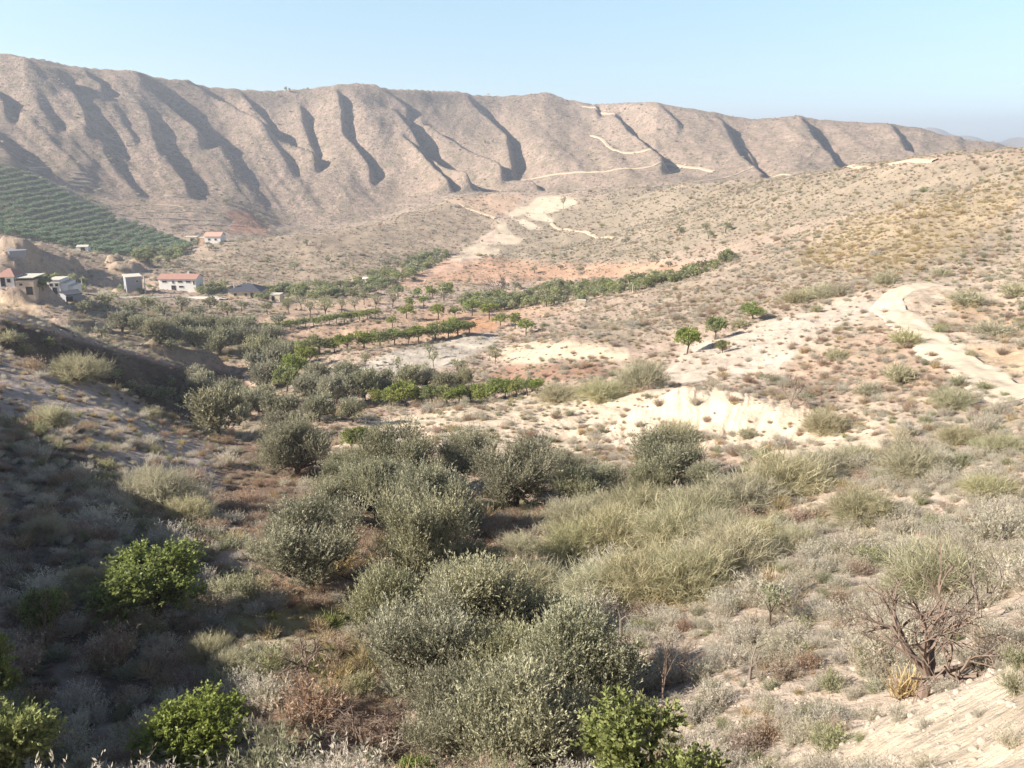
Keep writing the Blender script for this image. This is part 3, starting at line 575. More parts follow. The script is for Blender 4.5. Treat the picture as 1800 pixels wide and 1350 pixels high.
ribbon('lower_road', [(110,580),(170,580),(225,582),(300,590)], 3, M['path'], 0.3, 2, 'thin pale road below the village', 'road', far=True)

# ------------------------------------------------------------------ houses, huts, poles
def facing(u, v, yaw=0.0, rmin=6):
    p = at(u, v, rmin); return p, -math.atan2(p.x, p.y) + R(yaw)
def part(name, g, m, parent): return link(name, g.build(name, m if isinstance(m, list) else [m]), parent)
def gable(g, w_, d, z0, h, over=0.35, m=0):
    a, b = w_ / 2 + over, over; t = 0.16
    v = [(-a, -b, z0), (a, -b, z0), (a, d / 2, z0 + h), (-a, d / 2, z0 + h), (-a, d + b, z0), (a, d + b, z0)]
    v += [(x, y, z - t) for x, y, z in v]
    g.add(v, [[0, 1, 2, 3], [3, 2, 5, 4], [7, 6, 9, 8], [8, 9, 10, 11], [6, 7, 1, 0], [10, 4, 5, 11]][:5] + [[5, 4, 10, 11]], tris=None, m=m)
    g.add(v, [[0, 3, 9, 6], [3, 4, 10, 9], [2, 1, 7, 8], [5, 2, 8, 11]], m=m)
def hip(g, w_, d, z0, h, over=0.4, m=0):
    a, b = w_ / 2 + over, over; i = min(d / 2 + over, a * 0.85)
    v = [(-a, -b, z0), (a, -b, z0), (a, d + b, z0), (-a, d + b, z0), (-a + i, d / 2, z0 + h), (a - i, d / 2, z0 + h)]
    g.add(v, [[0, 1, 5, 4], [2, 3, 4, 5], [3, 2, 1, 0]], [[1, 2, 5], [3, 0, 4]], m=m)
def walls(g, w_, d, h, gab=0.0, m=0):
    g.box((0, d / 2, h / 2 - 0.75), (w_, d, h + 1.5), m)
    if gab:
        for s_ in (-1, 1):
            x = s_ * w_ / 2; x2 = x - s_ * 0.25
            v = [(x, 0, h), (x, d, h), (x, d / 2, h + gab), (x2, 0, h), (x2, d, h), (x2, d / 2, h + gab)]
            g.add(v, [[0, 2, 5, 3], [1, 4, 5, 2]], [[0, 1, 2], [3, 5, 4]], m=m)
def opening(parent, name, x, z, w_, h, frame=None, sub='pane'):
    """a window or door set in the front wall: frame proud of the wall, dark pane behind"""
    g = Geo(); t = 0.12
    for c, d in [((x, -0.03, z + h / 2), (w_ + t, 0.10, t)), ((x, -0.03, z - h / 2), (w_ + 2 * t, 0.16, t)), ((x - w_ / 2, -0.03, z), (t, 0.10, h - t)), ((x + w_ / 2, -0.03, z), (t, 0.10, h - t))]: g.box(c, d)
    o = part(name, g, frame or M['concrete'], parent)
    g = Geo(); g.box((x, -0.012, z), (w_ - t, 0.03, h - t)); part(sub, g, M['glass'], o); return o

def build_houses():
    # the white house with the long red roof
    p, rz = facing(313, 511, -24); W = px2m(p, 66); d = 7.5; h = 4.7
    o = empty('house', p, 'white two storey house with a long red tiled roof', 'house', 'houses of the valley hamlet', rz)
    g = Geo(); walls(g, W, d, h, 1.55); wl = part('wall', g, M['white'], o)
    g = Geo(); gable(g, W, d, h + 0.1, 1.6, 0.5); rf = part('roof', g, M['tile'], o)
    for x in (-W * .34, W * .08, W * .30): opening(o, 'window', x, 3.65, 1.9, 0.75)
    opening(o, 'window', -W * .11, 3.5, 0.8, 1.2); opening(o, 'window', W * .10, 1.65, 1.9, 0.8); opening(o, 'window', W * .45, 3.3, 0.7, 1.5)
    opening(o, 'door', -W * .11, 1.05, 1.7, 2.1, M['door'], 'door_leaf')
    g = Geo(); g.box((W * .2, d * .62, h + 1.6), (0.6, 0.6, 1.2)); g.box((W * .2, d * .62, h + 2.24), (0.8, 0.8, 0.1)); part('chimney', g, M['white'], rf)
    # dark hipped roof house
    p, rz = facing(430, 525, -18); W = px2m(p, 56); d = 9; h = 2.6
    o = empty('house', p, 'low cream house with a dark hipped roof and thin chimneys', 'house', 'houses of the valley hamlet', rz)
    g = Geo(); walls(g, W, d, h); part('wall', g, M['cream'], o)
    g = Geo(); hip(g, W, d, h + 0.02, 2.4, 0.6); rf = part('roof', g, M['slate'], o)
    for x in (-.28, .05): opening(o, 'window', W * x, 1.5, 1.1, 1.1)
    opening(o, 'door', W * .24, 1.05, 1.0, 2.1, M['door'], 'door_leaf')
    for x, y in ((-W * .02, .5), (W * .16, .5), (-W * .36, .25)):
        g = Geo(); g.box((x, d * y, h + 2.0), (0.45, 0.45, 2.2)); part('chimney', g, M['concrete'], rf)
    p, rz = facing(483, 530, -20); W = px2m(p, 19)
    o = empty('outbuilding', p, 'small flat roofed cream outbuilding beside the dark roofed house', 'shed', None, rz)
    g = Geo(); walls(g, W, 4, 2.5); part('wall', g, M['cream'], o)
    g = Geo(); g.box((0, 2, 2.58), (W + .3, 4.3, .14)); part('roof', g, M['concrete'], o); opening(o, 'door', -W * .15, 1.0, 0.9, 2.0, M['door'], 'door_leaf')
    # the group at the edge of the picture
    p, rz = facing(12, 503, -22); W = px2m(p, 26)
    o = empty('house', p, 'small white house with a red hipped roof above the pale cliff', 'house', 'houses of the valley hamlet', rz)
    g = Geo(); walls(g, W, 6, 2.4); part('wall', g, M['white'], o)
    g = Geo(); hip(g, W, 6, 2.42, 1.7, 0.5); part('roof', g, M['tile'], o); opening(o, 'window', W * .18, 1.4, 0.9, 1.0); opening(o, 'door', -W * .2, 1.05, 1.0, 2.1, M['door'], 'door_leaf')
    p, rz = facing(46, 518, -24); W = px2m(p, 30)
    o = empty('barn', p, 'flat roofed beige barn with an open front above the pale cliff', 'barn', None, rz)
    g = Geo(); walls(g, W, 7, 3.6); part('wall', g, M['beige'], o)
    g = Geo(); g.box((0, 3.5, 4.3), (W + .4, 7.4, .18)); part('roof', g, M['concrete'], o); opening(o, 'opening', W * .22, 1.0, 1.5, 2.0, M['door']); opening(o, 'window', -W * .2, 2.6, 0.9, 0.7)
    p, rz = facing(108, 519, -24); W = px2m(p, 44)
    o = empty('house', p, 'long white house stepping down towards the grey shed', 'house', 'houses of the valley hamlet', rz)
    g = Geo(); g.box((-W * .25, 3, 1.6), (W * .5, 6, 5.2)); g.box((W * .13, 3.1, 1.2), (W * .26, 5.6, 4.2)); g.box((W * .36, 3.2, .7), (W * .2, 5.2, 3.4)); part('wall', g, M['white'], o)
    g = Geo(); g.box((-W * .25, 3, 4.27), (W * .5 + .3, 6.3, .14)); g.box((W * .13, 3.1, 3.37), (W * .26, 5.9, .14)); g.box((W * .36, 3.2, 2.47), (W * .2, 5.5, .14)); part('roof', g, M['concrete'], o)
    opening(o, 'window', -W * .33, 2.9, 1.0, 1.0); opening(o, 'window', -W * .12, 2.9, 1.0, 1.0); opening(o, 'door', -W * .22, 1.05, 1.1, 2.1, M['door'], 'door_leaf')
    p, rz = facing(132, 534, 18); W = px2m(p, 26)
    o = empty('shed', p, 'grey sheet metal shed standing in shade below the white house', 'shed', None, rz)
    g = Geo(); walls(g, W, 6, 2.6); part('wall', g, M['metal'], o); g = Geo(); gable(g, W, 6, 2.7, .7, .2); part('roof', g, M['slate'], o); opening(o, 'opening', -W * .3, 1.1, 1.8, 2.2, M['metal'])
    p, rz = facing(238, 516, 6); W = px2m(p, 26)
    o = empty('warehouse', p, 'tall grey flat roofed store between the mound and the concrete pole', 'store', None, rz)
    g = Geo(); walls(g, W, 8, 6.2); part('wall', g, M['metal'], o); g = Geo(); g.box((0, 4, 6.32), (W + .5, 8.5, .22)); part('roof', g, M['concrete'], o)
    g = Geo(); g.box((0, -.06, 1.5), (W * .55, .1, 3.0)); part('door', g, M['metal'], o); opening(o, 'window', W * .2, 4.6, 1.0, .7)
    # farmstead under the hill
    p, rz = facing(335, 427, -22); W = px2m(p, 22)
    o = empty('farm_shed', p, 'cream farm shed with a dark doorway under the hill', 'shed', None, rz)
    g = Geo(); walls(g, W, 6, 4.0); part('wall', g, M['cream'], o); g = Geo(); g.box((0, 3, 4.1), (W + .3, 6.3, .16)); part('roof', g, M['cream'], o); opening(o, 'doorway', W * .18, 1.7, 3.2, 3.2, M['cream'])
    p, rz = facing(353, 430, -24); W = px2m(p, 19)
    o = empty('farm_store', p, 'peach coloured box shaped store beside the pink roofed farmhouse', 'store', None, rz)
    g = Geo(); walls(g, W, 6, 4.6); part('wall', g, plain('peach_render', (.64, .44, .30), .85, .05, .6), o); g = Geo(); g.box((0, 3, 4.7), (W + .3, 6.3, .16)); part('roof', g, M['cream'], o)
    p, rz = facing(374, 428, -20); W = px2m(p, 28)
    o = empty('house', p, 'pink roofed farmhouse under the bare hill', 'house', None, rz)
    g = Geo(); walls(g, W, 9, 4.2, 2.0); part('wall', g, M['white'], o); g = Geo(); gable(g, W, 9, 4.3, 2.1, .5); part('roof', g, M['pinktile'], o); opening(o, 'window', -W * .2, 2.4, 1.4, 1.2); opening(o, 'window', W * .2, 2.4, 1.4, 1.2)
    p, rz = facing(145, 441, -20); W = px2m(p, 19)
    o = empty('hut', p, 'small white hut below the green orchard', 'hut', None, rz)
    g = Geo(); walls(g, W, 4, 2.0); part('wall', g, M['white'], o); g = Geo(); gable(g, W, 4, 2.1, .8, .2); part('roof', g, M['concrete'], o); opening(o, 'doorway', W * .05, .9, 2.0, 1.7, M['door'])
    p, rz = facing(32, 450, 5); W = px2m(p, 26)
    o = empty('shed', p, 'long low grey shed above the shaded cliff', 'shed', None, rz)
    g = Geo(); walls(g, W, 5, 2.0); part('wall', g, M['metal'], o); g = Geo(); gable(g, W, 5, 2.1, .9, .3); part('roof', g, M['metal'], o)
    p, rz = facing(646, 497, -20); W = px2m(p, 17)
    o = empty('hut', p, 'tiny pale hut above the dense green trees', 'hut', None, rz)
    g = Geo(); walls(g, W, 3, 1.7); part('wall', g, M['concrete'], o); g = Geo(); gable(g, W, 3, 1.75, .6, .25); part('roof', g, M['white'], o)
    p, rz = facing(1022, 535, 0); W = px2m(p, 15)
    o = empty('water_tank', p, 'small cream block tank at the lower edge of the dense trees', 'tank', None, rz)
    g = Geo(); walls(g, W, 2, 1.1); part('wall', g, M['cream'], o); g = Geo(); g.box((0, 1, 1.16), (W + .15, 2.15, .1)); part('lid', g, M['concrete'], o)
    p, rz = facing(858, 168, 0); W = px2m(p, 5)
    o = empty('hut', p, 'tiny white hut between two pines on the skyline', 'hut', None, rz)
    g = Geo(); walls(g, W, 4, 3); part('wall', g, M['white'], o); g = Geo(); gable(g, W, 4, 3.05, 1, .3); part('roof', g, M['concrete'], o)
def pole(u, v, hpx, rad, m, label, cross=False, name='utility_pole'):
    p = at(u, v); h = px2m(p, hpx); o = empty(name, p, label, 'pole', None, -math.atan2(p.x, p.y))
    g = Geo(); g.tube([(0, 0, -.4), (0, 0, h * .5), (0, 0, h)], [rad, rad * .85, rad * .7], 8); part('post', g, m, o)
    g = Geo(); g.box((0, -rad, h * .96), (1.5 if cross else rad * 2.6, .12, .14)); ca_ = part('crossarm' if cross else 'cap', g, m, o)
    if cross:
        for x in (-.6, 0, .6):
            g = Geo(); g.tube([(x, -rad, h * .96), (x, -rad, h * .96 + .25)], [.06, .05], 6); part('insulator', g, M['glass'], ca_)
def build_poles():
    pole(256, 516, 32, .30, M['concrete'], 'thick pale concrete pole in front of the white house')
    pole(146, 512, 24, .16, M['concrete'], 'pale pole with a crossarm beside the white house and mound', True)
    pole(395, 514, 17, .09, M['concrete'], 'thin pale pole beside the dark roofed house')
    pole(519, 521, 14, .10, M['white'], 'short white pole beside a dark bush near the outbuilding')
    pole(962, 512, 20, .09, M['white'], 'white pole standing in the dense green trees')
    pole(1112, 514, 15, .08, M['white'], 'thin white pole near the upper end of the green trees')
    pole(860, 897, 15, .045, M['white'], 'short white marker post with a bent top on the grassy bank', False, 'marker_post')
    pole(934, 896, 17, .05, M['white'], 'tall white marker post on the grassy bank by the shaded olives', False, 'marker_post')
build_houses(); build_poles()

# ------------------------------------------------------------------ plants: one prototype of each kind, crown one unit wide
def sph(r, n, zlo=-1.0):
    d = r.normal(size=(n * 3, 3)); d /= np.linalg.norm(d, axis=1, keepdims=True); d = d[d[:, 2] > zlo][:n]; return d
def olive_crown(seed, shoots, per, ll, lw, m=0, up=0.55, zc=0.46, hz=0.24, nl=13, slen=0.15, rad_=(.13, .21), al=(.75, .55)):
    r = np.random.default_rng(seed); g = Geo(); lob = []
    for k in range(nl):
        a = r.uniform(0, 2 * PI); q = math.sqrt(r.uniform(0.02, 1)) * 0.34
        lob.append(((q * math.cos(a), q * math.sin(a), zc + r.uniform(-1, 1) * hz * (1 - q)), r.uniform(*rad_)))
    for (c, rad) in lob:
        n = max(2, int(shoots / nl)); d = sph(r, n, -0.7); n = len(d)
        o = np.array(c) + d * rad * r.uniform(.35, 1.0, (n, 1)); ax = d * (1 - up) + np.array([0, 0, up]) + r.normal(size=(n, 3)) * .22; ax /= np.linalg.norm(ax, axis=1, keepdims=True)
        sl_ = slen * r.uniform(.5, 1.25, n); tn = np.clip(r.normal(.5, .22, n) + r.normal(0, .12), 0, 1)
        s_ = r.uniform(.05, 1, (n, per)); P = o[:, None] + ax[:, None] * (s_ * sl_[:, None])[..., None]
        D = ax[:, None] * al[0] + r.normal(size=(n, per, 3)) * al[1]
        t = np.clip(tn[:, None] + r.normal(0, .14, (n, per)) + (s_ - .55) * .45, 0, 1)
        k = n * per; g.leaves(P.reshape(k, 3), D.reshape(k, 3), ll * r.uniform(.7, 1.25, k), lw, r, m, t.ravel())
    return g, lob
def limbs(seed, lob, trunk_r=.035, fork=.14, lean=.05, sides=7):
    r = np.random.default_rng(seed); g = Geo(); f = np.array([r.uniform(-lean, lean), r.uniform(-lean, lean), fork])
    g.tube([(0, 0, -.08), (f[0] * .3, f[1] * .3, fork * .5), f], [trunk_r * 1.35, trunk_r, trunk_r * .95], sides)
    for c, rad in lob:
        c = np.array(c); mid = (f + c) / 2 + r.normal(size=3) * .035 + np.array([0, 0, .02])
        g.tube([f - np.array([0, 0, .02]), f * .6 + mid * .4, mid, c], [trunk_r * .6, trunk_r * .45, trunk_r * .3, trunk_r * .12], 5)
        for k in range(3):
            e = c + sph(r, 1)[0] * rad * .8; g.tube([mid, (mid + e) / 2 + r.normal(size=3) * .02, e], [trunk_r * .2, trunk_r * .14, trunk_r * .06], 4)
    return g
def broom_plant(seed, n=230, sub=9, wd=.007, up=.62, seg=3):
    """a broom: hundreds of thin green wands fanning out of a woody base"""
    r = np.random.default_rng(seed); g = Geo()
    b = np.c_[r.normal(0, .05, n), r.normal(0, .05, n), np.zeros(n)]
    d = sph(r, n, 0.0); n = len(d); b = b[:n]; d[:, 2] = d[:, 2] * .9 + r.uniform(.12, up, n); d /= np.linalg.norm(d, axis=1, keepdims=True)
    ln = r.uniform(.38, .60, n) * np.where(d[:, 2] < .5, .95, 1.0); tn = np.clip(r.normal(.5, .2, n), 0, 1)
    g.blades(b, d, .18, ln * .95, wd * 1.4, r, 3, 0, tn * .5)
    f = r.uniform(.30, .98, (n, sub)); P = b[:, None] + d[:, None] * (f * ln[:, None])[..., None]; P[..., 2] -= .18 * ln[:, None] * f * f
    D = d[:, None] * .9 + np.array([0, 0, .3]) + r.normal(size=(n, sub, 3)) * .62; k = n * sub
    g.blades(P.reshape(k, 3), D.reshape(k, 3), r.uniform(-.05, .35, k), r.uniform(.07, .17, k), wd, r, 2, 0, np.clip(np.repeat(tn, sub) + r.normal(0, .15, k), 0, 1))
    w_ = Geo()
    for k in range(16):
        a = r.uniform(0, 2 * PI); e = np.array([math.cos(a) * r.uniform(.05, .28), math.sin(a) * r.uniform(.05, .28), r.uniform(.12, .3)])
        w_.tube([(0, 0, -.05), e * .5 + r.normal(size=3) * .02 - np.array([0, 0, .02]), e], [.014, .010, .004], 4)
    return g, w_
def bare_plant(seed, levels=5, spread=.75, droop=0.0, trunk=.04, stems=5, twig=.0035, len0=.30, fork_h=.1):
    trunk *= .62; twig *= .62; len0 *= 1.15
    """leafless tree: (trunk with limbs, twigs)"""
    r = np.random.default_rng(seed); g = Geo(); t = Geo()
    def grow(p, d, ln, rad, lev):
        n = 4; pts = [p]; q = p.copy(); dd = d.copy()
        for k in range(n):
            dd = dd + r.normal(size=3) * .16 + np.array([0, 0, -droop * (levels - lev) * .09]); dd /= np.linalg.norm(dd); q = q + dd * ln / n; pts.append(q.copy())
        (g if lev >= 3 else t).tube(pts, np.linspace(rad, rad * .62, n + 1), 6 if lev >= 4 else (4 if lev >= 2 else 3), 0, .5)
        if lev <= 1: return
        for k in range(r.integers(3, 5) if lev > 2 else r.integers(4, 7)):
            f = r.uniform(.35, 1.0); i = min(n - 1, int(f * n)); s_ = pts[i] + (pts[i + 1] - pts[i]) * (f * n - i)
            nd = dd * .8 + r.normal(size=3) * spread * .72 + np.array([0, 0, .12 - droop * .25]); nd /= np.linalg.norm(nd)
            grow(s_, nd, ln * r.uniform(.5, .8), max(rad * .52, twig), lev - 1)
    top = np.array([r.uniform(-.02, .02), r.uniform(-.02, .02), fork_h])
    g.tube([(0, 0, -.08), (0, 0, fork_h * .5), top], [trunk * 1.3, trunk, trunk], 7)
    for k in range(stems):
        a = k * 2 * PI / stems + r.uniform(-.4, .4); d = np.array([math.cos(a) * spread, math.sin(a) * spread, r.uniform(.55, 1.35)]); d /= np.linalg.norm(d)
        grow(top - np.array([0, 0, .015]), d, len0 * r.uniform(.8, 1.2), trunk * .62, levels - 1)
    return g, t
def tuft(seed, n, ln, wd, m=0, up=.5, leafy=0, ll=.1, lw=.035):
    r = np.random.default_rng(seed); g = Geo(); d = sph(r, n, 0.02); n = len(d); d[:, 2] += up; d /= np.linalg.norm(d, axis=1, keepdims=True)
    b = np.c_[r.normal(0, .09, n), r.normal(0, .09, n), np.full(n, -.03)]; L_ = ln * r.uniform(.6, 1.15, n); tn = np.clip(r.normal(.5, .22, n), 0, 1)
    g.blades(b, d, .12, L_, wd, r, 2, m, tn * (.5 if leafy else 1))
    if leafy:
        f = r.uniform(.35, 1.05, (n, leafy)); P = b[:, None] + d[:, None] * (f * L_[:, None])[..., None]; k = n * leafy
        D = d[:, None] * .7 + r.normal(size=(n, leafy, 3)) * .6 + np.array([0, 0, .2])
        g.leaves(P.reshape(k, 3), D.reshape(k, 3), ll * r.uniform(.7, 1.2, k), lw, r, m, np.clip(np.repeat(tn, leafy) + r.normal(0, .15, k), 0, 1))
    return g
def small_tree(seed, n, ll, lw, zc=.5, hz=.22, nl=7, trunk=.03, merged=True, lm=None, open_=False):
    """a tree too far off to show its limbs: crown leaves and a trunk in one mesh"""
    g, lob = olive_crown(seed, n, 5, ll, lw, 0, .35, zc, hz, nl, .10)
    r = np.random.default_rng(seed); g.tube([(0, 0, -.1), (.02, 0, zc * .4), (0, 0.01, zc)], [trunk * 1.2, trunk, trunk * .6], 6, 1, .5)
    return g.build('small_tree', [lm, M['bark']])
PRO = {}
def tree_proto(key, crown, trunk, lm, bm):
    a_ = np.concatenate(crown.v); wdt = (np.percentile(a_[:, 0], 98.5) - np.percentile(a_[:, 0], 1.5) + np.percentile(a_[:, 1], 98.5) - np.percentile(a_[:, 1], 1.5)) / 2
    for g in (crown, trunk): g.v = [v_ / wdt for v_ in g.v]
    PRO.setdefault(key, []).append((crown.build(key + '_crown', [lm]), trunk.build(key + '_trunk', [bm])))
for s_ in range(4):
    c, lob = olive_crown(100 + s_, 2600, 17, .024, .0070, 0, .66, .38, .26, 28, .18, (.07, .15), (1.0, .38)); tree_proto('olive_near', c, limbs(100 + s_, lob, .042, .13), M['olive'], M['bark'])
for s_ in range(4):
    c, lob = olive_crown(120 + s_, 1100, 10, .044, .015, 0, .62, .35, .25, 20, .14, (.10, .17), (1.0, .4)); tree_proto('olive_mid', c, limbs(120 + s_, lob, .04, .14, .05, 5), M['olive'], M['bark'])
for s_ in range(3):
    c, lob = olive_crown(140 + s_, 1150, 13, .034, .019, 0, .42, .50, .27, 24, .13, (.06, .12)); tree_proto('almond_near', c, limbs(140 + s_, lob, .038, .2), M['almond'], M['bark'])
for s_ in range(3):
    c, lob = olive_crown(150 + s_, 520, 9, .058, .030, 0, .35, .58, .21, 11, .12); tree_proto('almond_mid', c, limbs(150 + s_, lob, .03, .3, .04, 5), M['almond'], M['bark'])
for s_ in range(2):
    c, lob = olive_crown(158 + s_, 110, 6, .07, .035, 0, .35, .66, .20, 9, .12); tree_proto('sparse_tree', c, limbs(158 + s_, lob, .028, .32, .06, 5), M['green'], M['bark'])
for s_ in range(4):
    c, wd_ = broom_plant(170 + s_, 420, 20, .0048, .55); tree_proto('broom_near', c, wd_, M['broom'], M['deadwood'])
for s_ in range(3):
    c, wd_ = broom_plant(180 + s_, 190, 10, .012, .55); tree_proto('broom_mid', c, wd_, M['broom'], M['deadwood'])
PRO['citrus'] = [small_tree(200 + s_, 130, .11, .06, .38, .26, 7, .03, lm=M['citrus']) for s_ in range(4)]
PRO['olive_far'] = [small_tree(210 + s_, 150, .10, .05, .44, .24, 7, .035, lm=M['olive']) for s_ in range(3)]
PRO['almond_far'] = [small_tree(220 + s_, 120, .12, .06, .58, .20, 6, .03, lm=M['almond']) for s_ in range(3)]
PRO['orchard'] = [small_tree(230 + s_, 70, .16, .085, .48, .26, 5, .03, lm=M['orchard']) for s_ in range(3)]

ORD = ['first', 'second', 'third', 'fourth', 'fifth', 'sixth', 'seventh', 'eighth', 'ninth', 'tenth', 'eleventh', 'twelfth', 'thirteenth', 'fourteenth', 'fifteenth', 'sixteenth', 'seventeenth', 'eighteenth', 'nineteenth', 'twentieth']
PR = np.random.default_rng(99)
def put(kind, name, u, v, wpx, label, cat, group=None, asp=1.0, parts=('crown', 'trunk')):
    """one plant with its foot on the ground at photo pixel (u, v) and a crown wpx photo pixels wide"""
    p = at(u, v); s_ = px2m(p, wpx) * {'olive_near': 1.0, 'olive_mid': .85, 'almond_mid': .92, 'olive_far': .9}.get(kind, 1.0); pr = PRO[kind][PR.integers(len(PRO[kind]))]; rz = PR.uniform(0, 2 * PI)
    if isinstance(pr, tuple):
        o = empty(name, p, label, cat, group, rz); o.scale = (s_, s_, s_ * asp)
        link(parts[0], pr[0], o); link(parts[1], pr[1], o)
    else:
        o = tag(link(name, pr, None, p), label, cat, group); o.rotation_euler = (0, 0, rz); o.scale = (s_, s_, s_ * asp)
    return o
def row(kind, name, pts, tmpl, cat, group, asp=1.0, parts=('crown', 'trunk')):
    """several plants of one cluster, named by their order from the left"""
    pts = sorted(pts)
    for i, q in enumerate(pts):
        u, v, w_ = q[:3]; n = len(pts)
        put(kind, name, u, v, w_, tmpl.format(o=ORD[i] if i < 20 else str(i + 1) + 'th'), cat, group, (q[3] if len(q) > 3 else 1) * asp, parts)

OG = 'olive trees along the gully'
BR = ('wands', 'stem')
for a in [
 (905, 1350, 235, 'biggest grey green olive at the bottom of the gully', .85), (800, 1345, 165, 'olive tree on the gully side of the biggest olive, bending to the brown branches', .9), (985, 1345, 150, 'olive tree between the biggest olive and the dense green almond', .85), (900, 1235, 170, 'pale olive tree standing close above the biggest olive', .85),
 (815, 1105, 120, 'olive tree squeezed between the tall gully olive and the wide one', .85), (835, 1030, 95, 'small olive tree on the shaded side of the tall gully olive', .85), (945, 1120, 110, 'olive tree at the edge of the pink bank above the bare slab', .8), (735, 985, 90, 'low olive tree tucked against the tall gully olive', .8), (640, 885, 72, 'narrow olive tree beside the rounded olive', .9), (755, 895, 82, 'small olive tree between the dark crowned olive and the green bank', .8), (720, 1195, 110, 'olive tree with thin crown above the brown branches', .8), (1020, 1245, 190, 'olive tree behind the biggest olive, reaching over the bare bank', .95),
 (760, 1230, 180, 'olive tree with pale shoots just above the biggest olive'), (870, 1150, 180, 'wide olive tree below the tall gully olive', .9),
 (700, 1140, 160, 'soft grey olive tree above the drooping bare tree', .9), (750, 1025, 142, 'tall dense olive tree in the middle of the gully', 1.1),
 (775, 945, 130, 'olive tree just above the tall gully olive', .9), (665, 912, 112, 'rounded olive tree below the dark crowned pair', .95),
 (703, 868, 112, 'dark crowned olive tree throwing shade over the gully'), (540, 1030, 168, 'wide low olive tree standing alone on brown ground', .8),
 (582, 925, 90, 'small feathery olive tree beside the russet scrub', .8), (803, 850, 92, 'olive tree at the foot of the pale bench', .95),
 (520, 838, 104, 'dark olive tree at the edge of the russet scrub', .9), (600, 862, 84, 'low olive tree deep in the gully shade', .75),
 (905, 890, 128, 'broad olive tree above the white marker posts', .85), (1000, 848, 56, 'small pale olive tree behind the broad olive', .9),
 (1010, 886, 88, 'olive tree beside the taller marker post', .7), (1072, 872, 78, 'low olive tree behind the broom thicket', .7),
 (1172, 862, 108, 'dark round olive tree alone under the pale scarp', .9), (1140, 878, 66, 'low olive bush in front of the dark round olive', .8),
 (1240, 862, 66, 'olive bush at the shaded end of the bench', .7), (822, 925, 60, 'small olive tree below the bent marker post', .8)]:
    put('olive_near', 'olive_tree', a[0], a[1], a[2], a[3], 'olive tree', OG, a[4] if len(a) > 4 else 1.0)
row('olive_mid', 'olive_tree', [(385,768,105,.95),(430,740,70),(360,700,62),(350,680,50),(410,712,60),(455,725,62),(470,690,60),(500,742,70),(540,705,62),(500,775,66)], 'grey olive tree at the gully mouth, {o} from the left of its clump', 'olive tree', 'olives at the gully mouth')
row('olive_mid', 'olive_tree', [(560,745,62),(590,712,66),(620,742,50),(640,705,66),(667,690,54),(690,702,50),(720,690,56),(560,680,50),(610,682,54),(752,684,50),(780,690,44),(812,682,44)], 'olive tree behind the bright almond row, {o} from the left', 'olive tree', 'olives behind the bright almond row')
row('olive_mid', 'olive_tree', [(470,672,74),(500,655,60),(450,640,64),(490,635,50),(345,615,56),(385,622,60),(280,602,52),(480,615,50),(320,598,52),(435,612,56),(250,592,46),(400,600,50),(300,612,46),(215,585,46),(360,590,48),(430,590,44)], 'olive tree on the flat behind the shaded ravine, {o} from the left', 'olive tree', 'olives behind the shaded ravine')
row('olive_far', 'olive_tree', [(150,552,36),(190,545,40),(225,560,44),(260,548,40),(290,560,40),(320,548,36),(345,562,38),(370,545,34),(400,556,36),(425,548,30),(300,585,40),(340,588,36),(250,580,36),(205,578,34),(180,598,34)], 'mixed grey tree below the village road, {o} from the left', 'tree', 'trees below the village road')
row('olive_far', 'olive_tree', [(470,552,30),(490,575,34),(505,545,24),(440,575,34),(462,590,30)], 'grey tree between the hamlet and the green hedge, {o} from the left', 'tree', 'trees beside the green hedge')
# bright almonds
AG = 'bright green almond trees'
put('almond_near', 'almond_tree', 275, 1088, 160, 'bright green almond tree on the lit edge of the shade', 'almond tree', AG, .7)
put('almond_near', 'almond_tree', 348, 1350, 165, 'almond tree alone in deep shade with its crown in sunlight', 'almond tree', AG, .72)
put('almond_near', 'almond_tree', -15, 1425, 200, 'large almond tree cut by the left edge of the frame, its crown in sun', 'almond tree', AG, 1.0)
put('almond_near', 'almond_tree', -40, 1260, 130, 'upper almond crown at the left edge above the large one', 'almond tree', AG, 1.0)
put('almond_near', 'almond_tree', 1135, 1432, 210, 'dense bright almond tree at the bottom beside the biggest olive', 'almond tree', AG, .85)
put('almond_near', 'almond_tree', 730, 1375, 60, 'low green shoots at the foot of the biggest olive', 'bush', None, .7)
put('almond_near', 'almond_tree', 85, 1120, 70, 'small dark leaved tree wholly in shade', 'tree', None, 1.2)
row('almond_mid', 'almond_tree', [(664,713,32),(712,716,56,.8),(688,716,34),(760,712,34),(786,712,34),(806,712,34),(827,709,34),(846,711,36),(870,703,38),(888,700,34),(908,698,34),(927,696,30),(944,692,26),(742,714,34)], 'bright almond in the row along the pale bench, {o} from the left', 'almond tree', 'almond row on the pale bench')
row('almond_mid', 'almond_tree', [(618,792,44,1.0),(640,790,40)], 'small almond on the pale bench edge, {o} of the pair', 'almond tree', None)
row('almond_mid', 'almond_tree', [(505,628,36),(530,626,36),(562,622,40),(588,620,30),(610,617,36),(640,613,36),(668,610,34),(693,607,34),(718,604,30),(735,602,34),(765,598,36),(788,594,34),(805,590,38),(825,587,26)], 'almond in the row under the red terrace, {o} from the left', 'almond tree', 'almond row under the red terrace', .85)
row('almond_mid', 'almond_tree', [(505,690,46),(520,665,44),(540,648,40),(485,680,36)], 'green almond at the end of the olive flat, {o} from the left', 'almond tree', None)
row('almond_far', 'hedge_tree', [(430+i*13.5, 590-i*1.75, 24) for i in range(18)], 'green tree in the hedge line across the fields, {o} from the left', 'tree', 'hedge line across the fields', .8)
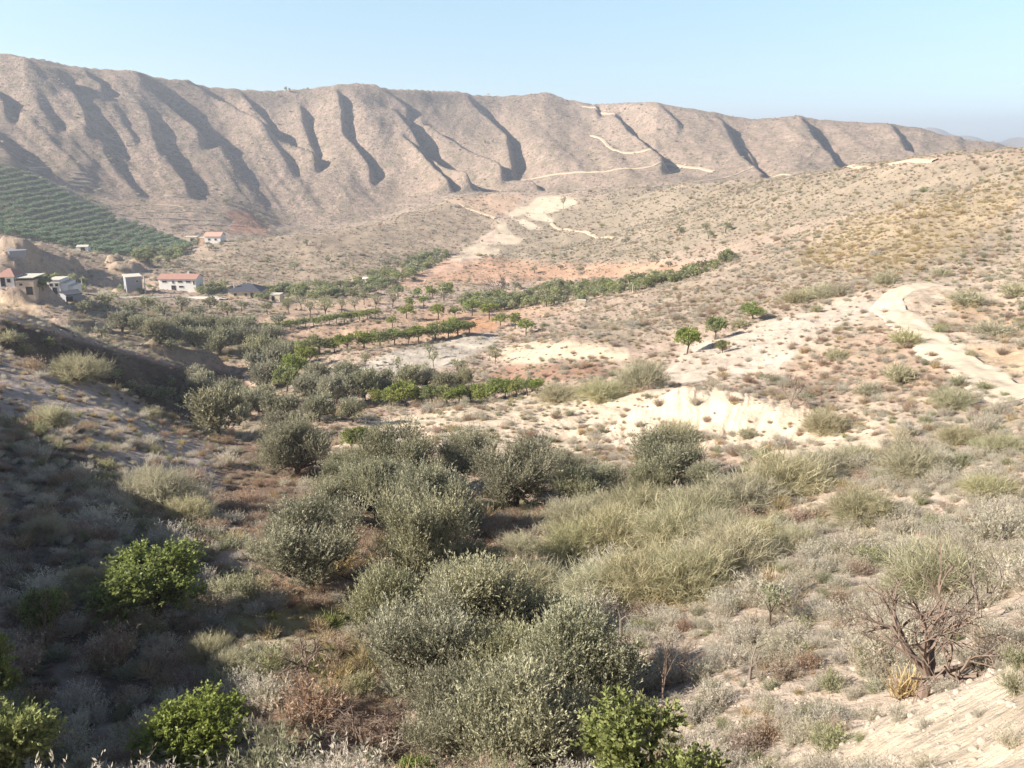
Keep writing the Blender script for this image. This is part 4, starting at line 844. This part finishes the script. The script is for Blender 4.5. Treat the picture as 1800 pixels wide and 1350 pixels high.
row('sparse_tree', 'almond_tree', [(508,551,24),(545,558,26),(572,560,28),(600,550,22),(625,548,22),(640,536,20),(660,545,24),(690,540,26),(570,545,20),(530,545,20)], 'sparse almond on the ploughed field, {o} from the left', 'almond tree', 'sparse almonds on the ploughed field', 1.1)
row('almond_far', 'almond_tree', [(700,525,30),(735,527,26),(760,524,22),(780,528,36),(745,540,24),(720,545,26),(715,560,30),(770,562,34),(800,560,26),(690,575,24),(755,520,22),(790,515,22),(830,555,34),(860,562,36),(880,575,30),(905,578,34),(925,590,34)], 'tree beside the dense green band, {o} from the left', 'tree', 'trees beside the dense green band', .9)
row('sparse_tree', 'almond_tree', [(642,646,18),(755,630,18),(762,645,18),(870,640,22),(700,655,20),(805,672,30),(745,668,22),(720,665,16)], 'spindly almond on the grey ploughed strip, {o} from the left', 'almond tree', 'spindly almonds on the grey strip', 1.3)
row('almond_mid', 'almond_tree', [(1208,622,46,1.0),(1257,597,36,1.1),(1270,620,24,.9),(1323,562,42,.7)], 'round green tree on the pale ploughed slope, {o} from the left', 'tree', 'round trees on the ploughed slope')
row('broom_mid', 'green_bush', [(1395,532,42),(1420,527,40),(1450,524,52),(1478,520,40),(1558,500,44),(1655,487,34),(1435,548,24),(1300,575,30)], 'green bush at the top of the ploughed slope, {o} from the left', 'bush', 'bushes at the top of the ploughed slope', 1.0, BR)
row('olive_far', 'olive_bush', [(1245,420,26),(1275,408,30),(1100,430,20),(1195,412,22),(1240,405,20),(1150,460,22),(1020,480,18),(940,480,20),(905,510,26),(985,475,16),(540,432,18),(518,475,22),(605,470,18),(647,488,22),(680,470,24),(700,470,20),(575,462,16),(470,460,14),(1175,470,18),(1205,478,16)], 'dark round bush scattered on the slopes by the quarry, {o} from the left', 'bush', 'dark bushes scattered by the quarry', .85)
put('sparse_tree', 'tree', 990, 368, 9, 'lone narrow tree on the pale quarry floor', 'tree', None, 2.2)
# dense green orchards in the valley
CP_ = np.random.default_rng(5)
def band(top, bot, n, w_, label, name='citrus_tree', kind='citrus', group=None, asp=.85):
    tu, tv = zip(*top); bu, bv = zip(*bot); k = 0; put_ = []
    lo, hi = max(tu[0], bu[0]), min(tu[-1], bu[-1])
    while k < n:
        u = CP_.uniform(lo, hi); f = CP_.uniform(); v = np.interp(u, tu, tv) * (1 - f) + np.interp(u, bu, bv) * f
        if any((u - a) ** 2 / 1.0 + ((v - b) * 2.6) ** 2 < (w_ * .62) ** 2 for a, b in put_[-400:]) and CP_.uniform() < .93: continue
        put_.append((u, v)); put(kind, name, u, v, w_ * CP_.uniform(.62, 1.2), label, 'tree', group, asp); k += 1
band([(800,530),(900,522),(980,505),(1100,500),(1200,480),(1290,452)], [(810,550),(900,545),(1000,535),(1100,515),(1200,494),(1290,462)], 150, 25, 'dense round tree in the green band under the red field', group='trees of the green band under the red field')
band([(455,512),(520,505),(600,502),(680,498)], [(455,528),(520,528),(600,526),(680,512)], 85, 22, 'dense green tree in the grove beside the dark roofed house', group='grove beside the dark roofed house')
band([(650,488),(700,470),(745,452),(785,442)], [(650,510),(700,498),(745,478),(785,458)], 55, 21, 'dense green tree in the wedge below the pale ramp', group='green wedge below the pale ramp')
band([(235,445),(280,440),(330,445)], [(235,462),(280,466),(320,455)], 26, 22, 'dark tree in the shaded clump below the orchard corner', kind='citrus', group='dark clump below the orchard corner')
band([(348,505),(370,500),(400,502)], [(348,518),(370,520),(405,520)], 12, 20, 'leafy tree between the white house and the dark roofed house', group='trees between the two houses')
band([(60,495),(100,492),(150,500)], [(50,512),(100,505),(150,515)], 26, 22, 'garden tree among the small houses by the pale cliff', group='garden trees by the pale cliff')
band([(205,500),(230,508),(275,505)], [(205,515),(235,518),(275,516)], 7, 16, 'garden tree beside the grey store', group='garden trees by the grey store')
band([(140,345),(170,358),(195,378)], [(145,352),(172,366),(200,386)], 9, 17, 'dark tree along the upper edge of the orchard', kind='olive_far', group='dark trees on the orchard edge')
band([(345,425),(375,430),(392,425)], [(345,440),(375,444),(395,438)], 7, 18, 'dark tree in front of the farmhouse', kind='olive_far', group='dark trees by the farmhouse')
band([(395,352),(430,358),(470,395)], [(395,358),(430,364),(472,402)], 8, 14, 'dark tree along the foot of the bare hill', kind='olive_far', group='dark trees along the hill foot')
for u, v, wp, lb in [(503,160,7,'first small pine on the skyline'),(509,160,5,'second small pine on the skyline'),(541,158,4,'lone tiny pine on the skyline'),(852,167,6,'pine left of the tiny white hut on the ridge'),(866,167,6,'pine right of the tiny white hut on the ridge')]:
    put('citrus', 'pine_tree', u, v, wp, lb, 'pine tree', None, 1.5)
# orchard in rows: the nearest 300 trees are objects, the rest one mass
op = [(0,294),(60,309),(130,346),(200,383),(270,406),(335,432),(318,450),(200,449),(100,430),(0,412),(-60,405),(-60,290)]
pa, pb = at(60, 420), at(95, 400); dirv = np.array([-.17, .985]); nrm = np.array([.985, .17]); o0 = at(150, 400); trees = []
for i in range(-70, 70):
    for k in range(-170, 170):
        x = o0.x + dirv[0] * k * 3.0 + nrm[0] * i * 7.4 + CP_.normal(0, .15); y = o0.y + dirv[1] * k * 3.0 + nrm[1] * i * 7.4 + CP_.normal(0, .25)
        r_ = math.hypot(x, y)
        if y < 50 or r_ < 460 or r_ > 815: continue
        z = ground(x, y); u, v = project(np.array(x), np.array(y), np.array(z))
        if -55 < u < 345 and inside(op, u, v): trees.append((r_, x, y, z))
trees.sort()
for r_, x, y, z in trees[:300]:
    o = tag(link('orchard_tree', PRO['orchard'][CP_.integers(3)], None, (x, y, z)), 'small green tree in the regular rows of the valley orchard', 'orchard tree', 'orchard rows below the hill'); s_ = 4.3 * CP_.uniform(.88, 1.12); o.scale = (s_, s_, s_ * .8); o.rotation_euler = (0, 0, CP_.uniform(0, 6.28))
rest = np.array([t[1:] for t in trees[300:]])

# brooms and other bushes
BG = 'broom bushes of the slope'
TH = [(930,1045,125,.8),(1010,985,120,.9),(1060,1060,150,.85),(1140,1045,160,.9),(1215,1040,150,.9),(1290,1000,150,.85),(1190,965,150,.85),(1075,965,140,.9),(1010,935,110,.9),(1335,965,110,.8),(1130,910,120,.8),(1230,925,130,.85),(1310,895,130,.8),(1385,868,150,.8),(1450,840,112,.7),(1505,818,80,.75),(1270,960,110,.9),(1060,910,90,.8),(1400,965,70,1.0)]
row('broom_near', 'broom_bush', TH, 'feathery broom bush in the big thicket, {o} from the left', 'broom bush', 'broom bushes of the big thicket', 1.05, BR)
for a in [(1662, 1058, 190, 'large pale green broom bush alone on the grey scrub slope', .85), (1610, 838, 115, 'yellowish broom bush above the grey scrub slope', .7), (1520, 912, 115, 'pale broom bush just below the yellowish one', .7), (1590, 800, 60, 'small broom bush at the end of the pale scarp', .8),
          (1190, 778, 76, 'spiky broom bush in front of the pale scarp', .8), (1312, 770, 34, 'small broom bush on the bench beside its long shadow', .9), (1452, 760, 78, 'broom bush at the rim of the pale scarp', .75), (1582, 670, 60, 'round broom bush on the brown slope below the track', .8), (1672, 715, 72, 'dark broom bush low on the slope beside the track', .7), (1592, 606, 56, 'broom bush leaning on the edge of the dirt track', .8), (1470, 632, 36, 'yellowish broom bush with a thin shadow on the ploughed edge', .9), (1700, 535, 66, 'broom bush with a dark shadow above the track bend', .6), (1128, 686, 86, 'tall broom bush at the tip of the pale ploughed slope', 1.0), (1055, 700, 84, 'low broom bush beside the tall one', .6), (985, 706, 76, 'broom bush at the end of the almond row', .6), (1525, 695, 44, 'thin broom bush on the bare slope', .8), (1745, 590, 70, 'broom bush above the track on the red bank', .6), (1760, 800, 80, 'broom bush half out of the frame on the grey slope', .7), (1790, 520, 60, 'broom bush at the frame edge above the track', .7), (1690, 780, 80, 'soft broom bush above the yellowish pair', .6), (1785, 1215, 60, 'green broom bush at the right edge over the pale bank', 1.1), (1370, 1145, 60, 'thin broom bush on the grey slope', .6), (1740, 870, 90, 'grey green bush with bare stems near the right edge', .6)]:
    put('broom_near' if a[2] > 70 else 'broom_mid', 'broom_bush', a[0], a[1], a[2], a[3], 'broom bush', BG, 1.15 * a[4], BR)
for a in [(138, 668, 92, 'large pale broom bush at the edge of the shaded ravine', .75), (92, 750, 66, 'yellow green broom bush on the lit spur', .95), (275, 885, 130, 'wide yellow green broom bush on the edge of the shade', .75), (330, 915, 80, 'broom bush beside the wide yellow one', .8), (78, 945, 66, 'pale broom bush standing in the shade', .9), (186, 905, 36, 'small broom bush catching light in the shade', .8), (226, 905, 32, 'smaller broom bush beside the small shaded one', .9), (446, 968, 38, 'tiny broom bush at the dark gully edge', .9), (140, 1030, 64, 'silvery bush beside the sunlit almond', .8), (190, 1025, 60, 'olive toned bush behind the sunlit almond', 1.0), (365, 1165, 80, 'pale silvery broom bush by the shade edge', .9), (410, 1180, 74, 'second silvery broom bush right by the shade edge', .8), (395, 1045, 60, 'broom bush touching the right of the sunlit almond', .9), (264, 735, 36, 'small bush low on the lit spur', .9), (42, 618, 30, 'round bush in the ravine shade', .8), (345, 720, 36, 'dark bush in the ravine mouth', .8), (630, 1215, 56, 'soft green broom bush below the drooping bare tree', .9), (15, 600, 40, 'round bush near the left end of the ravine', .8), (915, 970, 78, 'low olive green broom bush by the shaded bank', .6), (355, 1085, 40, 'silver bush between the almond and grass', .9)]:
    put('broom_near' if a[2] > 60 else 'broom_mid', 'broom_bush', a[0], a[1], a[2], a[3], 'broom bush', 'broom bushes of the shaded side', 1.15 * a[4], BR)
row('citrus', 'dark_bush', [(40,600,24),(85,612,26),(120,622,24),(205,668,30),(235,690,34),(262,700,36),(290,706,40),(318,712,38),(345,700,34),(300,680,26),(375,690,30),(180,650,26)], 'dark green bush growing in the shaded ravine, {o} from the left', 'bush', 'dark bushes in the shaded ravine', .9)
# leafless trees
def bare(u, v, wpx, label, seed, m='deadwood', asp=1.0, name='bare_tree', **kw):
    p = at(u, v); g, t = bare_plant(seed, **kw); a_ = np.concatenate(g.v + t.v); s_ = px2m(p, wpx) / ((np.ptp(a_[:, 0]) + np.ptp(a_[:, 1])) / 2 * .93); o = empty(name, p, label, 'bare tree', None, PR.uniform(0, 6)); o.scale = (s_, s_, s_ * asp)
    link('trunk', g.build('bare_trunk', [M[m]]), o)
    if t.n: link('twigs', t.build('bare_twigs', [M[m]]), o)
bare(1622, 1228, 310, 'big leafless tree spreading over the grey scrub', 301, 'deadwood', .85, levels=5, spread=.95, stems=8, trunk=.034, twig=.0013, len0=.25, fork_h=.12)
bare(1712, 1105, 120, 'gnarled grey dead tree behind the big leafless tree', 302, 'greywood', .95, levels=4, spread=.7, stems=3, trunk=.024, twig=.003, fork_h=.25)
bare(540, 1195, 170, 'drooping leafless tree on the yellow grass', 303, 'deadwood', .75, levels=5, spread=.9, droop=.9, stems=7, trunk=.03, twig=.0022, len0=.28, fork_h=.22)
bare(640, 1320, 210, 'thicket of brown leafless branches left of the biggest olive', 304, 'deadwood', .7, levels=5, spread=.9, droop=.35, stems=8, trunk=.025, twig=.002, len0=.26)
bare(545, 1285, 150, 'low tangled leafless bush at the edge of the shade', 305, 'deadwood', .55, levels=5, spread=1.0, droop=.5, stems=7, trunk=.022, twig=.0026, len0=.28)
bare(1165, 1235, 90, 'slim reddish leafless tree with two stems', 306, 'deadwood', 1.5, levels=5, spread=.45, stems=2, trunk=.028, twig=.003, len0=.34)
bare(1200, 1200, 80, 'slim leafless tree behind the two stemmed one', 311, 'deadwood', 1.4, levels=5, spread=.45, stems=3, trunk=.025, twig=.003, len0=.34)
bare(1091, 1125, 44, 'small dead snag on the pink bank', 307, 'greywood', 1.2, levels=3, spread=.6, stems=2, trunk=.04, twig=.008, fork_h=.3)
bare(1318, 1195, 46, 'short crooked snag among the scrub', 308, 'greywood', 1.0, levels=3, spread=.7, stems=2, trunk=.05, twig=.008, fork_h=.3)
bare(25, 1020, 150, 'pale leafless tree in shade at the left edge', 309, 'greywood', .6, levels=5, spread=1.0, droop=.2, stems=6, trunk=.02, twig=.0026)
bare(85, 1150, 80, 'dark leafless tree standing in the shade', 310, 'deadwood', 1.1, levels=5, spread=.5, stems=3, trunk=.03, twig=.004, fork_h=.25)
bare(880, 520, 50, 'pinkish leafless tree in front of the green band', 312, 'greywood', 1.0, levels=5, spread=.6, stems=6, trunk=.03, twig=.008)
bare(1390, 715, 60, 'dark leafless bush in the cleft of the scarp', 313, 'deadwood', 1.0, levels=4, spread=.5, stems=4, trunk=.03, twig=.008)
bare(330, 1110, 80, 'fallen leafless branches under the sunlit almond', 314, 'deadwood', .5, levels=4, spread=1.0, stems=5, trunk=.03, twig=.004)
put('sparse_tree', 'young_tree', 1352, 1105, 70, 'young tree with sparse pale leaves on the grey slope', 'tree', None, 1.1)
put('sparse_tree', 'young_tree', 870, 805, 34, 'small pale young tree on the bench', 'tree', None, 1.0); put('sparse_tree', 'young_tree', 905, 808, 34, 'second small young tree beside its shadow on the bench', 'tree', None, .9); put('sparse_tree', 'young_tree', 862, 788, 30, 'young tree at the top of the bench step', 'tree', None, 1.0)

# boulders
def boulder(seed, sx, sy, sz):
    r = np.random.default_rng(seed); n1, n2 = 14, 9; V = []
    for i in range(n2):
        ph = PI * (i / (n2 - 1)) - PI / 2
        for k in range(n1):
            th = 2 * PI * k / n1; V.append((math.cos(ph) * math.cos(th), math.cos(ph) * math.sin(th), math.sin(ph)))
    V = np.array(V); q = 1 + .28 * fbm(V[:, 0] * 2 + seed, V[:, 1] * 2 + V[:, 2] * 1.7, seed, 3); V = V * q[:, None] * np.array([sx, sy, sz])
    q = [[i * n1 + k, i * n1 + (k + 1) % n1, (i + 1) * n1 + (k + 1) % n1, (i + 1) * n1 + k] for i in range(n2 - 1) for k in range(n1)]
    return mesh('boulder', V, [q], [M['rock']], smooth_=False)
for i, (u, v, wp, lb) in enumerate([(546, 850, 14, 'white boulder at the dark end of the russet scrub'), (925, 958, 9, 'small pale stone below the shaded bank'), (1030, 1128, 80, 'big flat pale rock slab on the pink bank'), (440, 1138, 26, 'pale rock in the sunny grass, first of three'), (478, 1142, 34, 'wide pale rock in the sunny grass, between two smaller ones'), (512, 1138, 24, 'pale rock in the sunny grass, the one by the bare tree'), (1160, 1240, 40, 'whitish rock at the foot of the slim leafless tree'), (10, 710, 12, 'pale stone on the lit spur'), (1490, 700, 7, 'stone on the bare slope')]):
    p = at(u, v); s_ = px2m(p, wp) / 2; tag(link('boulder', boulder(400 + i, s_, s_ * .8, s_ * .45), None, p), lb, 'rock')

# ------------------------------------------------------------------ scrub
TUF = {
 'grey': [tuft(500 + k, 150, .46, .008, 0, .6, 18, .048, .012) for k in range(3)],
 'green': [tuft(510 + k, 140, .46, .009, 0, .65, 16, .052, .014) for k in range(2)],
 'brown': [tuft(520 + k, 190, .46, .010, 0, .55, 8, .055, .015) for k in range(3)],
 'gold': [tuft(530 + k, 150, .52, .024, 0, .6) for k in range(2)],
 'straw': [tuft(540 + k, 110, .50, .022, 0, .7) for k in range(2)],
 'grass': [tuft(550 + k, 120, .50, .03, 0, .8) for k in range(2)],
}
TM = {k: [g.build(k + '_tuft', [M[k]]) for g in L_] for k, L_ in TUF.items()}
KINDS_ = ['grey', 'green', 'brown', 'gold', 'straw', 'grass']
def sample():
    r = np.random.default_rng(77); out = []
    bands = [(3, 9, 2.2), (9, 16, 5.0), (16, 30, 6.5), (30, 60, 4.6), (60, 90, 2.4), (90, 130, 1.5), (130, 200, .85), (200, 300, .62), (300, 500, .30), (500, 800, .10), (800, 1420, .012)]
    for r0, r1, den in bands:
        a0, a1 = R(-37), R(37); n = int((a1 - a0) / 2 * (r1 * r1 - r0 * r0) * den)
        out.append(np.c_[r.uniform(a0, a1, n), np.sqrt(r.uniform(r0 * r0, r1 * r1, n)), np.full(n, den)])
    q = np.concatenate(out); x = q[:, 1] * np.sin(q[:, 0]); y = q[:, 1] * np.cos(q[:, 0]); z, i, j = ground_v(x, y)
    sd = scrub[i, j]; patch = fbm(x / (4 + q[:, 1] * .03), y / (4 + q[:, 1] * .03), 123, 3)
    keep = r.uniform(size=len(x)) < np.clip(sd * (1.0 + 1.1 * patch), 0.0, 1)
    return x[keep], y[keep], z[keep], q[keep, 1], i[keep], j[keep], r
sx, sy, sz, sr, si, sj, rr_ = sample()
su, sv = project(sx, sy, sz)
W_ = np.zeros((len(sx), 6)); W_[:] = (.40, .14, .22, .08, .15, .01)
def zone_w(poly, wts, r0=0, r1=1e9):
    d = (polyfield(poly, su, sv) > rr_.normal(0, 7, len(su))) & (sr > r0) & (sr < r1); W_[d] = wts
zone_w([(900,1000),(1150,1080),(1420,930),(1800,640),(1800,1400),(900,1400)], (.72,.13,.04,.01,.10,0), 0, 90)
zone_w([(1400,440),(1500,385),(1700,330),(1800,300),(1800,350),(1700,440),(1560,480),(1420,470)], (.06,.04,.10,.70,.10,0), 80, 420)
zone_w([(1000,640),(1250,480),(1540,480),(1640,620),(1500,720),(1380,720)], (.35,.04,.42,.06,.13,0), 80, 300)
zone_w([(380,770),(470,790),(600,840),(650,940),(640,1040),(500,1030),(450,950),(380,890)], (.08,.04,.74,.02,.12,0), 30, 100)
zone_w([(540,900),(960,900),(940,1000),(830,1020),(620,1060),(440,1060)], (.08,.06,.60,.06,.20,0), 20, 90)
zone_w([(380,1060),(640,1070),(700,1240),(580,1215),(430,1140)], (.05,.08,.12,.15,.20,.40), 10, 60)
zone_w([(440,1000),(640,1040),(620,1080),(430,1070)], (.05,.02,.40,.10,.43,0), 10, 60)
zone_w([(450,1230),(700,1220),(740,1350),(480,1350)], (.05,.05,.60,.05,.25,0), 0, 40)
zone_w([(0,740),(130,760),(330,910),(430,1010),(560,1250),(560,1400),(0,1400)], (.36,.26,.30,.01,.07,0), 0, 80)
zone_w([(842,880),(975,878),(975,896),(850,900)], (0,.05,0,0,.05,.90), 40, 90)
zone_w([(0,600),(180,680),(330,755),(430,800),(300,850),(130,760),(0,740)], (.25,.10,.20,.08,.37,0), 50, 130)
W_[sr > 450] = (.46,.20,.26,.06,.02,0)
zone_w([(0,556),(60,575),(170,608),(300,642),(430,660),(440,692),(330,760),(250,712),(170,672),(100,655),(0,615)], (.05,.40,.52,0,.03,0), 120, 215)
cum = np.cumsum(W_ / W_.sum(1, keepdims=True), 1); kk = (rr_.uniform(size=len(sx))[:, None] > cum).sum(1).clip(0, 5)
base_s = np.interp(sr, [5, 25, 60, 120, 300, 600, 900, 1400], [.5, .70, .74, .76, .95, 1.3, 1.6, 1.8]); ss = base_s * np.exp(rr_.normal(0, .45, len(sx)))
ss = np.where((kk == 5) | (kk == 4), ss * .72, ss); ss = np.where(kk == 3, ss * 1.15, ss)
# shape of the track and the ploughed benches stays clear
for poly, lim in [([(1640,497),(1545,520),(1590,590),(1680,650),(1830,725),(1830,690),(1700,630),(1640,580),(1600,535),(1660,508)], .02)]:
    d = (polyfield(poly, su, sv) > -2) & (sr < 250); ss = np.where(d, 0, ss)
# the 300 shrubs of the near grey slope that show largest are objects
big = np.where((kk == 0) & (sr < 60) & (su > 900) & (su < 1795) & (sv > 700) & (sv < 1345) & (ss > 0))[0]
big = big[np.argsort(-(ss[big] / np.hypot(sr[big], sz[big] - CAMZ)))][:300]
for b in big:
    o = tag(link('grey_shrub', TM['grey'][int(b) % 3], None, (sx[b], sy[b], sz[b])), 'low grey shrub of the pale scrubby slope', 'shrub', 'grey shrubs of the near slope'); o.scale = (ss[b],) * 3; o.rotation_euler = (0, 0, float(rr_.uniform(0, 6.28)))
msk = np.ones(len(sx), bool); msk[big] = False; msk &= ss > 0.02

def scatter(name, pts, scl, meshes, label, cat):
    n = len(pts); me = bpy.data.meshes.new(name); me.vertices.add(n); me.vertices.foreach_set('co', np.asarray(pts, np.float32).ravel())
    a = me.attributes.new('scl', 'FLOAT_VECTOR', 'POINT'); a.data.foreach_set('vector', np.asarray(scl, np.float32).ravel())
    r = np.random.default_rng(n); ro = np.c_[r.normal(0, .08, n), r.normal(0, .08, n), r.uniform(0, 6.28, n)].astype(np.float32)
    a = me.attributes.new('rot', 'FLOAT_VECTOR', 'POINT'); a.data.foreach_set('vector', ro.ravel())
    c = bpy.data.collections.new(name + '_plants')
    for k, m_ in enumerate(meshes): c.objects.link(bpy.data.objects.new(f'{name}_plant', m_))
    ng = bpy.data.node_groups.new(name, 'GeometryNodeTree'); ng.interface.new_socket('Geometry', in_out='INPUT', socket_type='NodeSocketGeometry'); ng.interface.new_socket('Geometry', in_out='OUTPUT', socket_type='NodeSocketGeometry')
    N = ng.nodes.new; K = ng.links.new
    gi, go, ip, ci = N('NodeGroupInput'), N('NodeGroupOutput'), N('GeometryNodeInstanceOnPoints'), N('GeometryNodeCollectionInfo')
    ci.inputs[0].default_value = c; ci.inputs[1].default_value = True; ci.inputs[2].default_value = True
    ip.inputs['Pick Instance'].default_value = True
    ri = N('FunctionNodeRandomValue'); ri.data_type = 'INT'; ri.inputs[4].default_value = 0; ri.inputs[5].default_value = len(meshes) - 1
    def attr(nm):
        q = N('GeometryNodeInputNamedAttribute'); q.data_type = 'FLOAT_VECTOR'; q.inputs[0].default_value = nm; return q.outputs[0]
    er = N('FunctionNodeEulerToRotation'); K(attr('rot'), er.inputs[0])
    K(gi.outputs[0], ip.inputs['Points']); K(ci.outputs[0], ip.inputs['Instance']); K(ri.outputs[2], ip.inputs['Instance Index']); K(er.outputs[0], ip.inputs['Rotation']); K(attr('scl'), ip.inputs['Scale']); K(ip.outputs[0], go.inputs[0])
    o = link(name, me); md = o.modifiers.new('scatter', 'NODES'); md.node_group = ng
    return tag(o, label, cat, None, 'stuff')
names = {'grey': ('grey_scrub', 'grey low scrub dotted over the slopes'), 'green': ('green_scrub', 'dull green low scrub over the slopes'), 'brown': ('dry_scrub', 'dry russet scrub over the slopes and gully banks'), 'gold': ('esparto_grass', 'golden esparto tussocks on the upper slope'), 'straw': ('dry_grass', 'straw coloured dry grass on the slopes'), 'grass': ('green_grass', 'short green grass on the gully floor and bank')}
for k, kn in enumerate(KINDS_):
    m_ = msk & (kk == k)
    if m_.sum() == 0: continue
    s3 = np.stack([ss[m_], ss[m_], ss[m_] * rr_.uniform(.7, 1.15, m_.sum())], 1)
    scatter(names[kn][0], np.stack([sx[m_], sy[m_], sz[m_] - .02], 1), s3, TM[kn], names[kn][1], 'grass' if 'grass' in names[kn][0] else 'scrub')
def stones():
    r = np.random.default_rng(31); n = 2600; a = r.uniform(R(-12), R(36), n); d = np.sqrt(r.uniform(8.5 ** 2, 48 ** 2, n)); d = np.where(r.uniform(size=n) < .45, r.uniform(8.5, 22, n), d)
    x, y = d * np.sin(a), d * np.cos(a); z, i, j = ground_v(x, y); k = np.clip(np.exp(r.normal(-3.6, .5, n)), 0, .07) * (1 + d / 60)
    scatter('stones', np.stack([x, y, z], 1), np.stack([k, k, k * .8], 1), [boulder(700 + q, 1, .8, .7) for q in range(4)], 'loose pale stones lying on the bare soil', 'stones')
stones()
if len(rest):
    scatter('orchard_rows', rest, np.stack([CP_.uniform(3.9, 4.7, len(rest))] * 2 + [CP_.uniform(2.7, 3.5, len(rest))], 1), PRO['orchard'], 'far rows of small green trees filling the orchard', 'orchard')

# ------------------------------------------------------------------ haze
def haze():
    x0, x1, y0, y1, z0, z1 = -6500, 6500, -500, 6200, float(Z0.min()) - 120, float(Z0.max()) + 40
    g = Geo(); g.box(((x0 + x1) / 2, (y0 + y1) / 2, (z0 + z1) / 2), (x1 - x0, y1 - y0, z1 - z0))
    m, n, b = mat('haze'); n.nodes.remove(b); v = n.nodes.new('ShaderNodeVolumePrincipled'); v.inputs['Color'].default_value = (.80, .87, 1.0, 1); v.inputs['Density'].default_value = 0.00024; v.inputs['Anisotropy'].default_value = 0.2
    n.links.new(v.outputs[0], n.nodes['Material Output'].inputs['Volume'])
    tag(link('haze', g.build('haze', [m])), 'thin pale blue haze in the air over the valley', 'haze', None, 'stuff')
haze()
print('trees', len(trees), 'tufts', len(sx))
